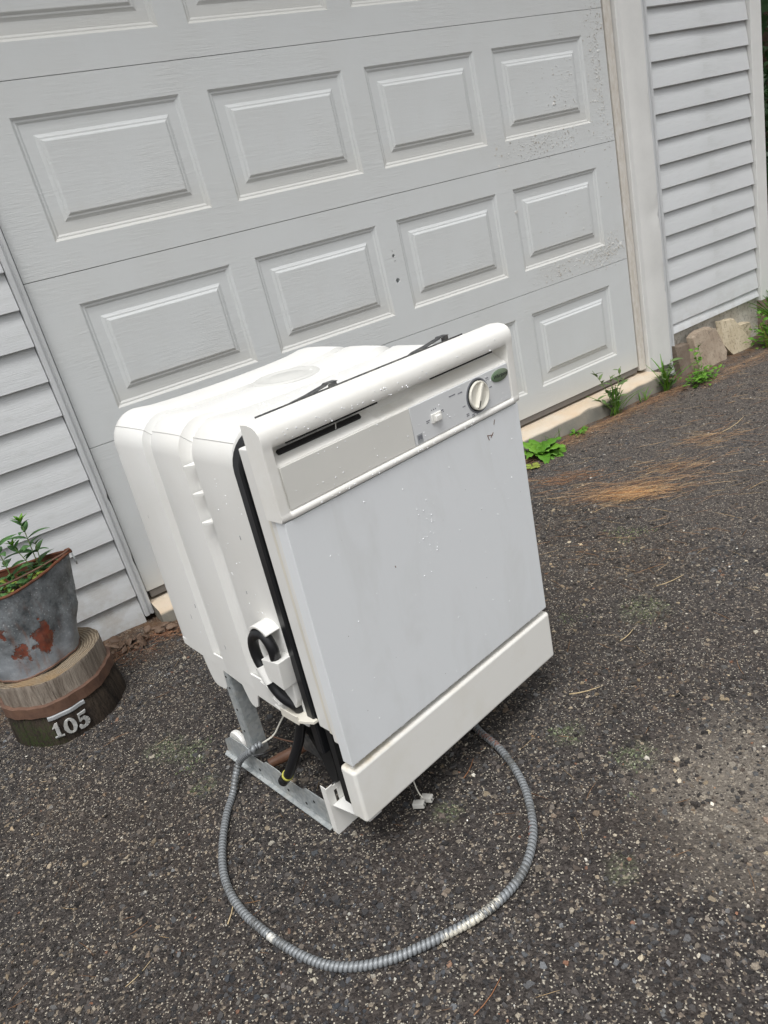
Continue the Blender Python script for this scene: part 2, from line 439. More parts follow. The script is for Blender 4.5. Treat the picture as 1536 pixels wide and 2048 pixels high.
# ------------------------------------------------------------------ the driveway
def axis_coords(lo, hi, step, far):
    a = list(np.arange(lo, hi+1e-6, step)); s = step
    left = []; v = lo
    while v > -far: s *= 1.6; v -= s; left.append(v)
    s = step; right = []; v = hi
    while v < far: s *= 1.6; v += s; right.append(v)
    return np.array(left[::-1]+a+right)
gx = axis_coords(-1.6, 4.2, 0.03, 70.0)
gy = axis_coords(-2.6, 0.2, 0.03, 70.0)
GX, GY = np.meshgrid(gx, gy)
GZ = ground_z(GX, GY)
def wob(x, y):
    return 0.0016*np.sin(x*17+1.3*np.sin(y*11))+0.0014*np.sin(y*23+1.7*np.sin(x*13))+0.0012*np.sin((x+y)*41)
GZ = GZ+np.where((GX > -1.7) & (GX < 4.3) & (GY > -2.7), wob(GX, GY), 0)
nx, ny = len(gx), len(gy)
vv = np.stack([GX.ravel(), GY.ravel(), GZ.ravel()], 1)
ii = np.arange(nx*ny).reshape(ny, nx)
q = np.stack([ii[:-1, :-1], ii[:-1, 1:], ii[1:, 1:], ii[1:, :-1]], -1).reshape(-1, 4)
me = raw_mesh("driveway", vv, q.ravel(), np.arange(len(q))*4, np.full(len(q), 4))
drive = link("driveway", me, M['asphalt'], smooth=True, kind="structure")

def chips(name, n, xr, yr, size, keep=None, palette=None, sink=0.35, flat=0.55, thin=0.72):
    """angular stone chips bedded in the asphalt, one joined mesh with a colour per stone"""
    x = rng.uniform(*xr, n); y = rng.uniform(*yr, n)
    if keep is not None:
        k = keep(x, y); x, y = x[k], y[k]; n = len(x)
    pn = np.sin(x*6.1+2*np.sin(y*4.7))+np.sin(y*8.3+1.6*np.sin(x*5.9))+0.7*np.sin(x*17+y*13)
    k = rng.uniform(0, 1, n) < np.clip(thin+(1-thin)*(0.5+0.45*pn), 0.05, 1); x, y = x[k], y[k]; n = len(x)
    r = size[0]*np.exp(rng.normal(0, size[1], n)); r = np.clip(r, size[0]*0.4, size[2])
    K = 5
    ang = rng.uniform(0, 2*np.pi, n)[:, None]+np.arange(K)[None, :]*2*np.pi/K+rng.normal(0, 0.30, (n, K))
    el = rng.uniform(0.5, 1.0, n)[:, None]; th = rng.uniform(0, np.pi, n)[:, None]
    def ring(scale, z):
        rr = r[:, None]*scale*rng.uniform(0.8, 1.15, (n, K))
        u, w = rr*np.cos(ang), rr*np.sin(ang)*el
        return np.stack([x[:, None]+u*np.cos(th)-w*np.sin(th), y[:, None]+u*np.sin(th)+w*np.cos(th), np.broadcast_to(z, (n, K)).copy()], -1)
    z0 = (ground_z(x, y)+wob(x, y))
    h = r*flat*rng.uniform(0.6, 1.3, n)
    b = ring(1.0, (z0-h*sink-0.0006)[:, None]); t = ring(0.80, (z0+h*(1-sink))[:, None])
    tilt = rng.normal(0, 0.22, (n, 2))
    t[:, :, 2] += (t[:, :, 0]-x[:, None])*tilt[:, :1]+(t[:, :, 1]-y[:, None])*tilt[:, 1:]
    V = np.concatenate([b, t], 1).reshape(-1, 3)
    side = np.array([(i, (i+1) % K, K+(i+1) % K, K+i) for i in range(K)]); capi = np.arange(K, 2*K)
    off = (np.arange(n)*2*K)[:, None]
    fl = np.concatenate([(side.ravel()[None]+off), (capi[None]+off)], 1)     # 20 + 5 loops per stone
    lt = np.tile(np.array([4]*K+[K]), n); ls = np.concatenate([[0], np.cumsum(lt)[:-1]])
    pal = np.array([lin(*p)[:3] for p, w in palette]); wt = np.array([w for p, w in palette], float); wt /= wt.sum()
    c = 0.86*pal[rng.choice(len(pal), n, p=wt)]*rng.uniform(0.7, 1.35, (n, 1))
    lf = np.sin(x*3.1+1.7*np.sin(y*2.3+1))+np.sin(y*4.3+1.3*np.sin(x*3.7))+0.6*np.sin(x*9+2*np.sin(y*7)); lf2 = np.sin(x*5.3+y*3.1+1.1*np.sin(y*6.1))+0.7*np.sin(y*11-x*7)
    c = c*np.stack([0.985+0.045*lf, 1+0.01*lf, 1.01-0.04*lf], 1)*(1+0.13*lf2)[:, None]
    sd = np.exp(-(((x-0.46)**2+(y+1.93)**2)/0.19**2)**1.5)*rng.uniform(0, 1, n) > 0.5
    c[sd] = c[sd]*0.4+np.array(lin(146, 138, 126)[:3])*rng.uniform(0.35, 0.75, (sd.sum(), 1))
    cols = np.repeat(np.concatenate([np.clip(c, 0, 0.85), np.ones((n, 1))], 1), 2*K, 0)
    me = raw_mesh(name, V, fl.ravel(), ls, lt, cols)
    return link(name, me, M['chips'], kind="stuff")
PAL = [((44, 41, 40), 30), ((58, 54, 52), 26), ((74, 68, 64), 20), ((90, 80, 72), 9), ((70, 70, 71), 8), ((112, 98, 84), 4), ((150, 138, 120), 1.8), ((180, 170, 152), 0.8), ((206, 200, 188), 0.3), ((128, 92, 72), 0.4)]
PALB = [((58, 56, 55), 22), ((80, 78, 77), 20), ((92, 84, 76), 18), ((112, 102, 90), 10), ((138, 124, 104), 5), ((170, 156, 132), 2.2), ((100, 99, 98), 10), ((124, 94, 74), 0.8)]
PALW = [((176, 168, 154), 5), ((150, 140, 124), 6), ((206, 200, 188), 2), ((140, 112, 88), 1)]
view = lambda x, y: (y < -0.13) & (x > -1.0-0.1*(y+2.3)) & (x < 0.55+2.2*(y+2.3)) & (x > -1.15)
chips("asphalt_chips", 76000, (-1.1, 1.3), (-2.35, -0.14), (0.0033, 0.45, 0.011), view, PAL, 0.45, 0.36)
chips("asphalt_chips", 34000, (1.0, 3.9), (-1.9, -0.14), (0.0040, 0.35, 0.010), view, PAL, 0.45, 0.36)
chips("grit", 8000, (-1.1, 3.6), (-2.35, -0.14), (0.0017, 0.35, 0.0045), view, PALW, 0.2, 0.8, 0.1)
chips("gravel", 9500, (-1.1, 1.6), (-2.35, -0.2), (0.0058, 0.32, 0.012), view, PALB, 0.5, 0.36, 0.35)

MOSS = ((0.346, -1.537, 0.022), (0.389, -1.687, 0.024), (0.36, -1.66, 0.014), (-0.309, -0.875, 0.035), (-0.335, -0.93, 0.022), (-0.36, -0.80, 0.03), (-0.33, -1.02, 0.02), (0.85, -1.35, 0.04), (0.70, -1.22, 0.03), (0.02, -1.52, 0.014), (0.30, -1.75, 0.012), (1.18, -1.02, 0.05))
def moss_keep(x, y):
    k = np.zeros(len(x), bool)
    for mx, my, mr in MOSS:
        a = np.arctan2(y-my, x-mx); d = np.hypot(x-mx, y-my)/(mr*(1+0.35*np.sin(3*a+mx*40)+0.2*np.sin(7*a)))
        k |= (d < 1.0+0.6*rng.normal(0, 0.5, len(x))) & (d < 1.8) & (rng.uniform(0, 1, len(x)) < 0.42)
    return k
chips("moss", 150000, (-0.5, 1.3), (-1.9, -0.7), (0.0022, 0.35, 0.005), moss_keep, [((98, 106, 78), 4), ((122, 130, 102), 3), ((82, 88, 64), 4), ((146, 152, 128), 1)], 0.2, 0.75)

# ------------------------------------------------------------------ concrete sill
mb = MB()
xs = np.linspace(-0.136, 2.60, 40); rings = []
for i, x in enumerate(xs):
    e = 0.004*math.sin(i*2.1)+0.003*math.sin(i*5.3); k = 0.003*math.sin(i*3.7)
    rings.append([(x, 0.05, -0.30), (x, -0.112+e, -0.30), (x, -0.116+e, -0.070+k), (x, -0.110+e, -0.060+k), (x, -0.100+e, -0.0565), (x, 0.05, -0.052)])
mb.loft(rings)
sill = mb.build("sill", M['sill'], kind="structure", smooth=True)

# ------------------------------------------------------------------ the garage (walls, siding, trim) and its door
garage = thing("garage", "white vinyl sided garage wall around the panelled door", "garage")
H = 0.533; PIT = 0.6242; PW = 0.5258; PH = 0.3451; MT = 0.0938
DXL, DXR = -0.135, 2.545
wall = MB(); wall.box((-3.6, 0.055, -0.16), (-0.16, 0.16, 2.78)); wall.box((2.56, 0.055, -0.28), (3.685, 0.16, 2.78)); wall.box((-0.16, 0.055, 2.16), (2.56, 0.16, 2.78))
wall = wall.build("wall", M['wall'], garage)
MB().box((3.585, 0.16, -0.28), (3.685, 6.0, 2.78)).build("wall", M['siding'], garage)
MB().box((-3.6, 0.16, -0.28), (-3.5, 6.0, 2.78)).build("wall", M['siding'], garage)
MB().box((-3.6, 6.0, -0.28), (3.685, 6.1, 2.78)).build("wall", M['siding'], garage)
rf = MB(); rf.prism([(-0.32, 2.78), (3.05, 4.1), (6.4, 2.78), (6.4, 2.90), (3.05, 4.24), (-0.32, 2.90)], 0, -3.8, 3.95)
rf.build("roof", M['roof'], garage)
MB().box((-3.8, -0.345, 2.74), (3.95, -0.322, 2.92)).build("fascia", M['white_trim'], garage)

LAP = 0.1115
def board_mesh(name, x0, x1, h=LAP, seed=0, proud=0.025):
    n = max(6, int((x1-x0)/0.08)); rings = []
    for i in range(n+1):
        x = x0+(x1-x0)*i/n
        w = 0.0014*math.sin(x*5+seed*1.9)+0.0008*math.sin(x*13+seed)
        p = proud
        rings.append([(x, 0.001, 0.0), (x, -p+0.002+w, 0.0), (x, -p+w, 0.0016), (x, -p+w+0.0003, 0.004), (x, -p*0.82+w, h*0.35), (x, -p*0.58+w, h*0.7), (x, -0.006+w*0.5, h+0.004), (x, 0.001, h+0.004)])
    return autosmooth(MB().loft(rings).mesh(name), 30)
def siding_wall(name, x0, x1, z0, ztop, proud=0.025):
    back = MB().box((x0, 0.012, z0+0.004), (x1, 0.054, ztop)).build(name, M['wall'], garage)
    ms = [board_mesh("siding_board", x0+0.002, x1-0.002, LAP, k, proud) for k in range(3)]
    z = z0; k = 0
    while z < ztop-LAP*0.5:
        b = link("siding_board", ms[k % 3], M['siding'], back); b.location = (0, 0.010, z)
        z += LAP; k += 1
    return back
siding_wall("siding_wall", -3.58, -0.172, -0.117, 2.72)
sr = siding_wall("siding_wall", 2.815, 3.600, 0.127, 2.70)
low = board_mesh("siding_board", 2.817, 3.598, 0.048, 5)
o = link("siding_board", low, M['siding'], sr); o.location = (0, 0.006, 0.078)
MB().box((-3.55, 0.002, -0.150), (-0.18, 0.053, -0.118)).build("starter_strip", M['dark'], garage)
MB().box((-3.6, 0.055, -0.40), (-0.16, 0.158, -0.161)).build("foundation", M['foundation'], garage)
fb = MB().box((2.60, 0.012, -0.42), (3.625, 0.053, 0.074)).build("foundation", M['foundation'], garage, bevel=0.004)
MB().box((3.587, 0.054, -0.42), (3.683, 6.0, -0.285)).build("foundation", M['foundation'], garage)

# right-hand trim: weather strip, wrapped casing with dents, channel, corner post
def strip(name, poly_at, z0, z1, mat, n=60, bevel=0):
    rings = []
    for i in range(n+1):
        z = z0+(z1-z0)*i/n
        rings.append([(x, y, z) for x, y in poly_at(z)])
    return MB().loft(rings).build(name, mat, garage, smooth=True)
strip("jamb_strip", lambda z: [(2.549, 0.05), (2.549, -0.004), (2.556, -0.010), (2.588, -0.012), (2.591, 0.05)], -0.035, 2.15, M['jamb'])
def casing(z):
    d = 0.006*math.exp(-((z-0.70)/0.05)**2)+0.003*math.exp(-((z-1.15)/0.09)**2)+0.002*math.sin(z*19)*math.exp(-((z-0.45)/0.4)**2)
    e = 0.010*math.exp(-((z-0.69)/0.018)**2)+0.007*math.exp(-((z-0.33)/0.012)**2)
    return [(2.593, 0.05), (2.593, -0.030), (2.596, -0.033), (2.622, -0.033), (2.623, -0.0315), (2.626, -0.033), (2.70, -0.033+d*0.4), (2.745, -0.033+d), (2.766-e, -0.033+d*0.6), (2.770-e, -0.029), (2.770, 0.05)]
strip("casing", casing, -0.056, 2.16, M['white_trim'], 140)
strip("siding_channel", lambda z: [(2.772, 0.05), (2.772, -0.022), (2.775, -0.026), (2.786, -0.026), (2.789, -0.014), (2.800, -0.014), (2.803, -0.024), (2.814, -0.024), (2.816, -0.018), (2.816, 0.05)], -0.135, 2.70, M['trim_grey'])
MB().box((2.593, -0.031, 2.162), (2.77, 0.05, 2.30)).build("casing", M['white_trim'], garage)
MB().box((-0.178, -0.031, 2.162), (2.592, 0.05, 2.32)).build("casing", M['white_trim'], garage)
cp = MB(); cp.prism([(3.602, 0.052), (3.602, -0.026), (3.605, -0.029), (3.692, -0.029), (3.695, -0.026), (3.695, 0.12), (3.686, 0.12), (3.686, 0.052)], 2, 0.055, 2.72)
cp.build("corner_post", M['white_trim'], garage)
# left-hand trim
def lcas(z):
    e = 0.004*math.exp(-((z-0.36)/0.012)**2)+0.003*math.exp(-((z-0.12)/0.02)**2)
    return [(-0.171, 0.05), (-0.171, -0.020), (-0.168, -0.024), (-0.157, -0.024), (-0.155, -0.016), (-0.150, -0.016), (-0.147, -0.022), (-0.139-e, -0.020), (-0.137-e, -0.014), (-0.137, 0.05)]
strip("casing", lcas, -0.088, 2.16, M['trim_grey'], 120)

door = thing("garage_door", "pale grey panelled garage door with peeling paint and no handle", "garage door", (1.2, 0, -0.01))
DO = Vector(door.location)
def off(o): o.location = -DO; return o
def raised_panel_mesh():
    prof = [(0.0, 0.0), (0.001, 0.0006), (0.008, 0.0065), (0.0125, 0.0068), (0.0185, 0.0105), (0.050, 0.0105), (0.0545, 0.0085), (0.060, 0.0055), (0.0645, 0.0052), (0.071, 0.0006), (0.073, 0.0)]
    rings = [[(d, y, d), (PW-d, y, d), (PW-d, y, PH-d), (d, y, PH-d)] for d, y in prof]
    m = MB(); m.loft(rings, True, False); k = (len(prof)-1)*4
    m.f.append((k, k+1, k+2, k+3))
    return m.mesh("raised_panel")
rp = raised_panel_mesh()
for p_ in rp.polygons:
    if p_.normal.y > 0: p_.flip()
def quad_grid(m, xs_, zs_, skip, y=0.0):
    for i in range(len(xs_)-1):
        for j in range(len(zs_)-1):
            if skip(i, j): continue
            m.add([(xs_[i], y, zs_[j]), (xs_[i+1], y, zs_[j]), (xs_[i+1], y, zs_[j+1]), (xs_[i], y, zs_[j+1])], [(0, 1, 2, 3)])
def holed_cell(m, x0, x1, z0, z1, holes):
    z = z0
    for cx, cz, r in sorted(holes, key=lambda h: h[1]):
        s_ = r*1.5
        quad_grid(m, [x0, x1], [z, cz-s_], lambda i, j: False)
        quad_grid(m, [x0, cx-s_, cx+s_, x1], [cz-s_, cz+s_], lambda i, j: i == 1)
        N = 16; circ = []; sqr = []
        for k in range(N):
            a = 2*math.pi*(k+0.5)/N; c_, n_ = math.cos(a), math.sin(a); q_ = s_/max(abs(c_), abs(n_))
            circ.append((cx+r*c_, 0.0, cz+r*n_)); sqr.append((cx+q_*c_, 0.0, cz+q_*n_))
        deep = [(p[0], 0.022, p[2]) for p in circ]
        vs = sqr+circ+deep; fs = []
        for k in range(N):
            l = (k+1) % N
            fs += [(k, l, N+l, N+k), (N+k, N+l, 2*N+l, 2*N+k)]
        fs.append(tuple(range(2*N, 3*N)))
        for sx, sz in ((1, 1), (-1, 1), (-1, -1), (1, -1)):          # square's corners
            k = {(1, 1): 1, (-1, 1): 5, (-1, -1): 9, (1, -1): 13}[(sx, sz)]
            vs.append((cx+sx*s_, 0.0, cz+sz*s_)); fs.append((k, (k+1) % N, len(vs)-1))
        m.add(vs, fs); z = cz+s_
    quad_grid(m, [x0, x1], [z, z1], lambda i, j: False)
PX = [c*PIT for c in range(4)]
for row in range(4):                                  # 0 is the lowest section
    zb, zt = row*H, (row+1)*H
    z0, z1 = zb+0.0010, zt-0.0010
    if row == 0: z0 = -0.012
    xs_ = [DXL+0.002]
    for p in PX: xs_ += [p, p+PW]
    xs_ += [DXR-0.002]
    pz1 = zt-MT; pz0 = pz1-PH
    m = MB()
    hx = PX[2]-0.5*(PIT-PW)
    holed = (row == 1)
    quad_grid(m, xs_, [z0, pz0, pz1, z1], lambda i, j: (j == 1 and i in (1, 3, 5, 7)) or (holed and j == 1 and i == 4))
    if holed:
        holed_cell(m, PX[1]+PW, PX[2], pz0, pz1, [(1.202, 0.848, 0.0065), (1.198, 0.754, 0.0095), (1.200, 0.866, 0.0022), (1.204, 0.829, 0.0026)])
    a, b = xs_[0], xs_[-1]
    for e0, e1 in (((a, z0), (b, z0)), ((b, z0), (b, z1)), ((b, z1), (a, z1)), ((a, z1), (a, z0))):
        m.add([(e0[0], 0, e0[1]), (e1[0], 0, e1[1]), (e1[0], 0.045, e1[1]), (e0[0], 0.045, e0[1])], [(0, 1, 2, 3)])
    m.add([(a, 0.045, z0), (b, 0.045, z0), (b, 0.045, z1), (a, 0.045, z1)], [(0, 1, 2, 3)])
    me = m.mesh("door_section")
    bm = bmesh.new(); bm.from_mesh(me); bmesh.ops.remove_doubles(bm, verts=bm.verts, dist=1e-5); bm.to_mesh(me); bm.free()
    for p_ in me.polygons:
        if p_.center.y < 1e-4 and abs(p_.normal.y) > 0.9 and p_.normal.y > 0: p_.flip()
    sec = off(link("door_section", me, M['door'], door))
    for p in PX:
        s = link("raised_panel", rp, M['door'], sec); s.location = (p, 0, pz0)
off(MB().box((DXL+0.01, 0.004, -0.043), (DXR-0.008, 0.04, -0.0125)).build("bottom_seal", M['seal'], door, bevel=0.004))
off(MB().box((DXL-0.02, 0.047, -0.05), (DXR+0.02, 0.053, 2.155)).build("door_backing", M['wall'], door))
FV, FF, FS, FT, FC = [], [], [], [], []
RF = random.Random(21)
def flake_zone(n, cx, cz, sx, sz):
    for _ in range(n):
        x, z = RF.gauss(cx, sx), RF.gauss(cz, sz)
        if not (1.8 < x < 2.535): continue
        j = ((z % H)-(H-MT-PH))/PH; i_ = (x % PIT)/PW
        if 0.0 < j < 1.0 and 0.0 < i_ < 1.0 and not (0.22 < j < 0.78 and 0.15 < i_ < 0.85): continue
        r0 = 0.0012*math.exp(RF.gauss(0.3, 0.55)); k = RF.choice((5, 6, 7)); el = RF.uniform(0.4, 1); a0 = RF.uniform(0, 6.3); o_ = len(FV); hh = RF.uniform(0.0006, 0.0028)
        ring = []
        for q_ in range(k):
            a = a0+q_*6.283/k; rr_ = r0*RF.uniform(0.6, 1.3); ring.append((rr_*math.cos(a), rr_*math.sin(a)*el))
        FV.extend([(x+u, 0.0002, z+w) for u, w in ring]); FV.extend([(x+u*0.9, -hh*RF.uniform(0.4, 1.2), z+w*0.9) for u, w in ring])
        for q_ in range(k):
            l = (q_+1) % k; FS.append(len(FF)); FT.append(4); FF.extend((o_+q_, o_+l, o_+k+l, o_+k+q_))
        FS.append(len(FF)); FT.append(k); FF.extend(o_+k+q_ for q_ in range(k))
        cc_ = lin(*RF.choice(((222, 222, 219), (214, 213, 209), (200, 197, 190), (186, 181, 172)))); FC.extend([cc_]*(2*k))
flake_zone(700, 2.50, 1.36, 0.035, 0.16); flake_zone(260, 2.30, 1.28, 0.10, 0.09); flake_zone(620, 2.40, 0.60, 0.09, 0.035); flake_zone(160, 2.10, 0.585, 0.09, 0.025); flake_zone(360, 2.08, 1.12, 0.12, 0.03); flake_zone(80, 2.2, 0.8, 0.2, 0.1)
off(link("paint_flakes", raw_mesh("paint_flakes", np.array(FV), FF, FS, FT, np.array(FC)), M['flake'], door, kind="stuff"))

# ------------------------------------------------------------------ dishwasher
RD = Matrix(((0.98503594, -0.17128144, 0.01915348), (0.17161354, 0.98501266, -0.01728739), (-0.01590541, 0.0203157, 0.99966709)))
OD = Vector((-0.1529478, -1.53253129, 0.13795996))
BASE = Vector((0.3025, 0.30, -0.245))
dw = thing("dishwasher", "white built-in dishwasher standing uninstalled on the asphalt in front of the door", "dishwasher")
dw.matrix_world = Matrix.Translation(OD+RD @ BASE) @ RD.to_4x4()
def dwb(mbo, name, mat, parent=None, **k):
    mbo.v = [(p[0]-BASE.x, p[1]-BASE.y, p[2]-BASE.z) for p in mbo.v] if parent is None else mbo.v
    if parent is not None: mbo.v = [(p[0]-BASE.x, p[1]-BASE.y, p[2]-BASE.z) for p in mbo.v]
    return mbo.build(name, mat, parent or dw, **k)
W = 0.607
# object coordinates of parts start at the base; shift the two materials that look at height or width
for key, ax in (('kick', 2), ('badge', 0)):
    for nd in M[key].node_tree.nodes:
        if nd.type == 'MAP_RANGE':
            src = nd.inputs[0].links[0].from_node if nd.inputs[0].links else None
            if src and src.type == 'SEPXYZ':
                for s_ in ("From Min", "From Max"): nd.inputs[s_].default_value -= BASE[2 if nd.inputs[0].links[0].from_socket.name == 'Z' else 0]

# tub: rounded shell with moulded bands
def tub_ring(y, ins, zb, top, rad=0.062, rise=0.010, dip=0.0):
    x0, x1 = 0.012+ins, 0.595-ins; zt = top-ins*1.1
    pts = []
    def P(x, z): pts.append((x, y, z))
    N = 7
    for k in range(5): P(x0+0.004*0, zb+(zt-rad-zb)*k/5.0)
    for k in range(N+1):
        a = math.pi-0.5*math.pi*k/N
        P(x0+rad+rad*math.cos(a), zt-rad+rad*math.sin(a))
    for k in range(1, 12):
        t = k/12.0; sag = rise*math.sin(math.pi*t)**0.5
        P(x0+rad+(x1-x0-2*rad)*t, zt-sag)
    for k in range(N+1):
        a = 0.5*math.pi-0.5*math.pi*k/N
        P(x1-rad+rad*math.cos(a), zt-rad+rad*math.sin(a))
    for k in range(5): P(x1, zt-rad-(zt-rad-zb)*(k+1)/5.0)
    P(x1-0.03, zb-0.01); P(x0+0.03, zb-0.01)
    # bands fade towards the foot of the side walls
    out = []
    for x, yy, z in pts:
        f = max(0.0, min(1.0, (z-0.02)/0.5)); g = ins*(0.5*(1-f))
        out.append((x-(g if x < 0.3 else -g), yy, z))
    return out
st = [(0.1195, 0.004, 0.035), (0.123, 0.0, 0.035), (0.185, 0.0, 0.038), (0.2540, 0.0, 0.042), (0.2570, 0.0010, 0.042), (0.2630, 0.0165, 0.043), (0.2660, 0.0180, 0.043), (0.2960, 0.0180, 0.045), (0.2990, 0.0165, 0.045), (0.3060, 0.0010, 0.046), (0.3090, 0.0, 0.046), (0.360, -0.001, 0.05), (0.4120, 0.0, 0.052), (0.4150, 0.0010, 0.052), (0.4205, 0.0165, 0.053), (0.4235, 0.0180, 0.053), (0.4440, 0.0180, 0.055), (0.4470, 0.0165, 0.055), (0.4530, 0.0010, 0.056), (0.4560, 0.0, 0.056), (0.52, -0.001, 0.062), (0.570, 0.0, 0.064), (0.590, 0.003, 0.066), (0.601, 0.008, 0.068), (0.608, 0.016, 0.07), (0.611, 0.028, 0.072)]
mb = MB()
mb.loft([tub_ring(y, i_, zb, 0.622) for y, i_, zb in st])
tub = dwb(mb, "tub", M['plastic'], smooth=True)
seam = [Vector(tub_ring(y, i_, zb, 0.622)[8])+Vector((-0.0002, 0, 0.0002)) for y, i_, zb in st[1:-3]]
dwb(MB().tube(seam, 0.0008, 6), "parting_line", M['boss'], smooth=True)
for y, z, l in ((0.34, 0.34, 0.016), (0.50, 0.16, 0.012), (0.46, 0.20, 0.009), (0.17, 0.42, 0.008), (0.38, 0.12, 0.010), (0.21, 0.30, 0.006), (0.54, 0.40, 0.007)):
    dwb(MB().box((0.0115, y, z), (0.0122, y+0.0014, z+l)), "scuff", M['ink'])
# rim ring and front flange over the gasket
dwb(MB().prism([(0.07, 0.6155), (0.535, 0.6155), (0.535, 0.6185), (0.07, 0.6185)], 1, 0.046, 0.118), "tub_lip", M['plastic'], bevel=0.001)
# round emboss on the top
mb = MB(); mb.lathe([(0.074, 0.0), (0.069, 0.0035), (0.064, 0.0035), (0.058, 0.0010), (0.041, 0.0010), (0.035, 0.0040), (0.0, 0.0045)], (0.335, 0.383, 0.6128), 2, 40)
dwb(mb, "tub_boss", M['boss'], smooth=True)
# three little ribs in the front groove
for z in (0.545, 0.490, 0.432):
    mb = MB(); mb.prism([(0.034, 0.252), (0.034, 0.290), (0.008, 0.292), (0.006, 0.286)], 2, z-0.0015, z+0.0025)
    dwb(mb, "rib", M['plastic'])
# skirt below the side walls
def skirt(x):
    poly = [(0.594, 0.085), (0.594, 0.066), (0.515, 0.058), (0.507, 0.012), (0.498, -0.008), (0.484, -0.014), (0.452, -0.012), (0.440, 0.0), (0.432, 0.046), (0.362, 0.036), (0.350, -0.002), (0.342, -0.010), (0.330, -0.012), (0.318, -0.004), (0.304, 0.030), (0.215, 0.022), (0.131, 0.024), (0.121, 0.045), (0.1205, 0.085)]
    dwb(MB().prism(poly, 0, x, x+0.004), "skirt", M['plastic'], bevel=0.0012, seg=1)
skirt(0.0122); skirt(0.5908)
# gasket
def rr(ins, top=0.611, zb=-0.02, rad=0.058):
    x0, x1 = 0.010+ins, 0.597-ins; pts = [(x0, zb)]
    for k in range(9):
        a = math.pi-0.5*math.pi*k/8; pts.append((x0+rad+rad*math.cos(a), top-ins-rad+rad*math.sin(a)))
    for k in range(9):
        a = 0.5*math.pi-0.5*math.pi*k/8; pts.append((x1-rad+rad*math.cos(a), top-ins-rad+rad*math.sin(a)))
    pts.append((x1, zb)); return pts
rings = []
for ins, y in ((0.0, 0.118), (-0.003, 0.115), (-0.003, 0.098), (0.0, 0.095), (0.02, 0.095), (0.02, 0.118)):
    rings.append([(x, y, z) for x, z in rr(ins)])
m = MB(); n_ = len(rings[0]); vs = [p for r in rings for p in r]; fs = []
for k in range(len(rings)):
    k2 = (k+1) % len(rings)
    for i in range(n_-1): fs.append((k*n_+i, k*n_+i+1, k2*n_+i+1, k2*n_+i))
m.add(vs, fs)
dwb(m, "door_gasket", M['black_rubber'], smooth=True)
# inner door: two stepped cream edges
dwb(MB().box((0.012, 0.060, 0.045), (0.595, 0.091, 0.598)), "inner_door", M['plastic'], bevel=0.003)
dwb(MB().box((0.009, 0.046, 0.045), (0.598, 0.0575, 0.604)), "inner_door", M['cream'], bevel=0.003)
dwb(MB().box((0.005, 0.030, 0.035), (0.602, 0.0430, 0.610)), "inner_door", M['plastic'], bevel=0.003)
# outer door panel
panel = dwb(MB().box((0.0025, 0.0, 0.0), (0.6045, 0.027, 0.4845)), "door_panel", M['enamel'], bevel=0.0022)
# scratches and chips on the panel
for (x, z, l, a) in ((0.506, 0.449, 0.016, 0.25), (0.500, 0.446, 0.012, 1.3), (0.512, 0.4475, 0.012, -0.7), (0.524, 0.470, 0.010, 2.0), (0.2, 0.31, 0.004, 1.4)):
    mm = Matrix.Translation((x, -0.0004, z)) @ Matrix.Rotation(a, 4, 'Y')
    dwb(MB().box((-l/2, -0.0003, -0.0006), (l/2, 0.0006, 0.0006), mm), "scratch", M['copper'], panel)

# console: moulded body with a finger recess along the top
def con_prof(recess):
    k = max(0.0, recess-1.0)
    body = [(0.043, 0.486), (0.043, 0.6445), (0.024, 0.6452), (0.011, 0.6425), (0.003, 0.6375), (-0.0025, 0.629), (-0.0040, 0.618), (-0.0030, 0.609)]
    if recess: mid = [(-0.0006, 0.6052), (0.006, 0.6034), (0.030+0.008*k, 0.6025), (0.034+0.009*k, 0.599), (0.030+0.010*k, 0.590), (0.012+0.011*k, 0.5775), (0.0035+0.002*k, 0.5735), (0.0022, 0.5715)]
    else: mid = [(-0.0026, 0.604), (-0.0025, 0.601), (-0.0024, 0.597), (-0.0023, 0.592), (-0.0022, 0.587), (-0.0021, 0.580), (-0.002, 0.575), (-0.0019, 0.5715)]
    if recess: low = [(0.0022, 0.500), (0.001, 0.4985), (-0.002, 0.4975), (-0.0042, 0.4945), (-0.0045, 0.491), (-0.003, 0.4875), (0.001, 0.4858)]
    else: low = [(-0.0018, 0.500), (-0.0019, 0.4985), (-0.0020, 0.4975), (-0.0024, 0.4945), (-0.0022, 0.491), (-0.001, 0.4875), (0.002, 0.4858)]
    return body+mid+low
def con_ring(x, recess, ins=0.0):
    cy, cz = 0.02, 0.565
    return [(x, cy+(y-cy)*(1-ins*0.30), cz+(z-cz)*(1-ins*0.055)) for y, z in con_prof(recess)]
stx = [(-0.0008, 0, 0.10), (0.0018, 0, 0.0), (0.016, 0, 0), (0.0185, 1, 0), (0.06, 1, 0), (0.12, 1, 0), (0.18, 1, 0), (0.236, 1, 0), (0.239, 1.45, 0), (0.243, 1.75, 0), (0.249, 1.95, 0), (0.256, 2, 0), (0.322, 2, 0), (0.329, 1.9, 0), (0.334, 1.6, 0), (0.339, 1.2, 0), (0.345, 1, 0), (0.42, 1, 0), (0.50, 1, 0), (0.55, 1, 0), (0.5885, 1, 0), (0.591, 0, 0), (0.598, 0, 0), (0.6085, 0, 0.06), (0.6105, 0, 0.18)]
mb = MB(); mb.loft([con_ring(*s) for s in stx])
con = dwb(mb, "console", M['console'], smooth=True); weighted(con)
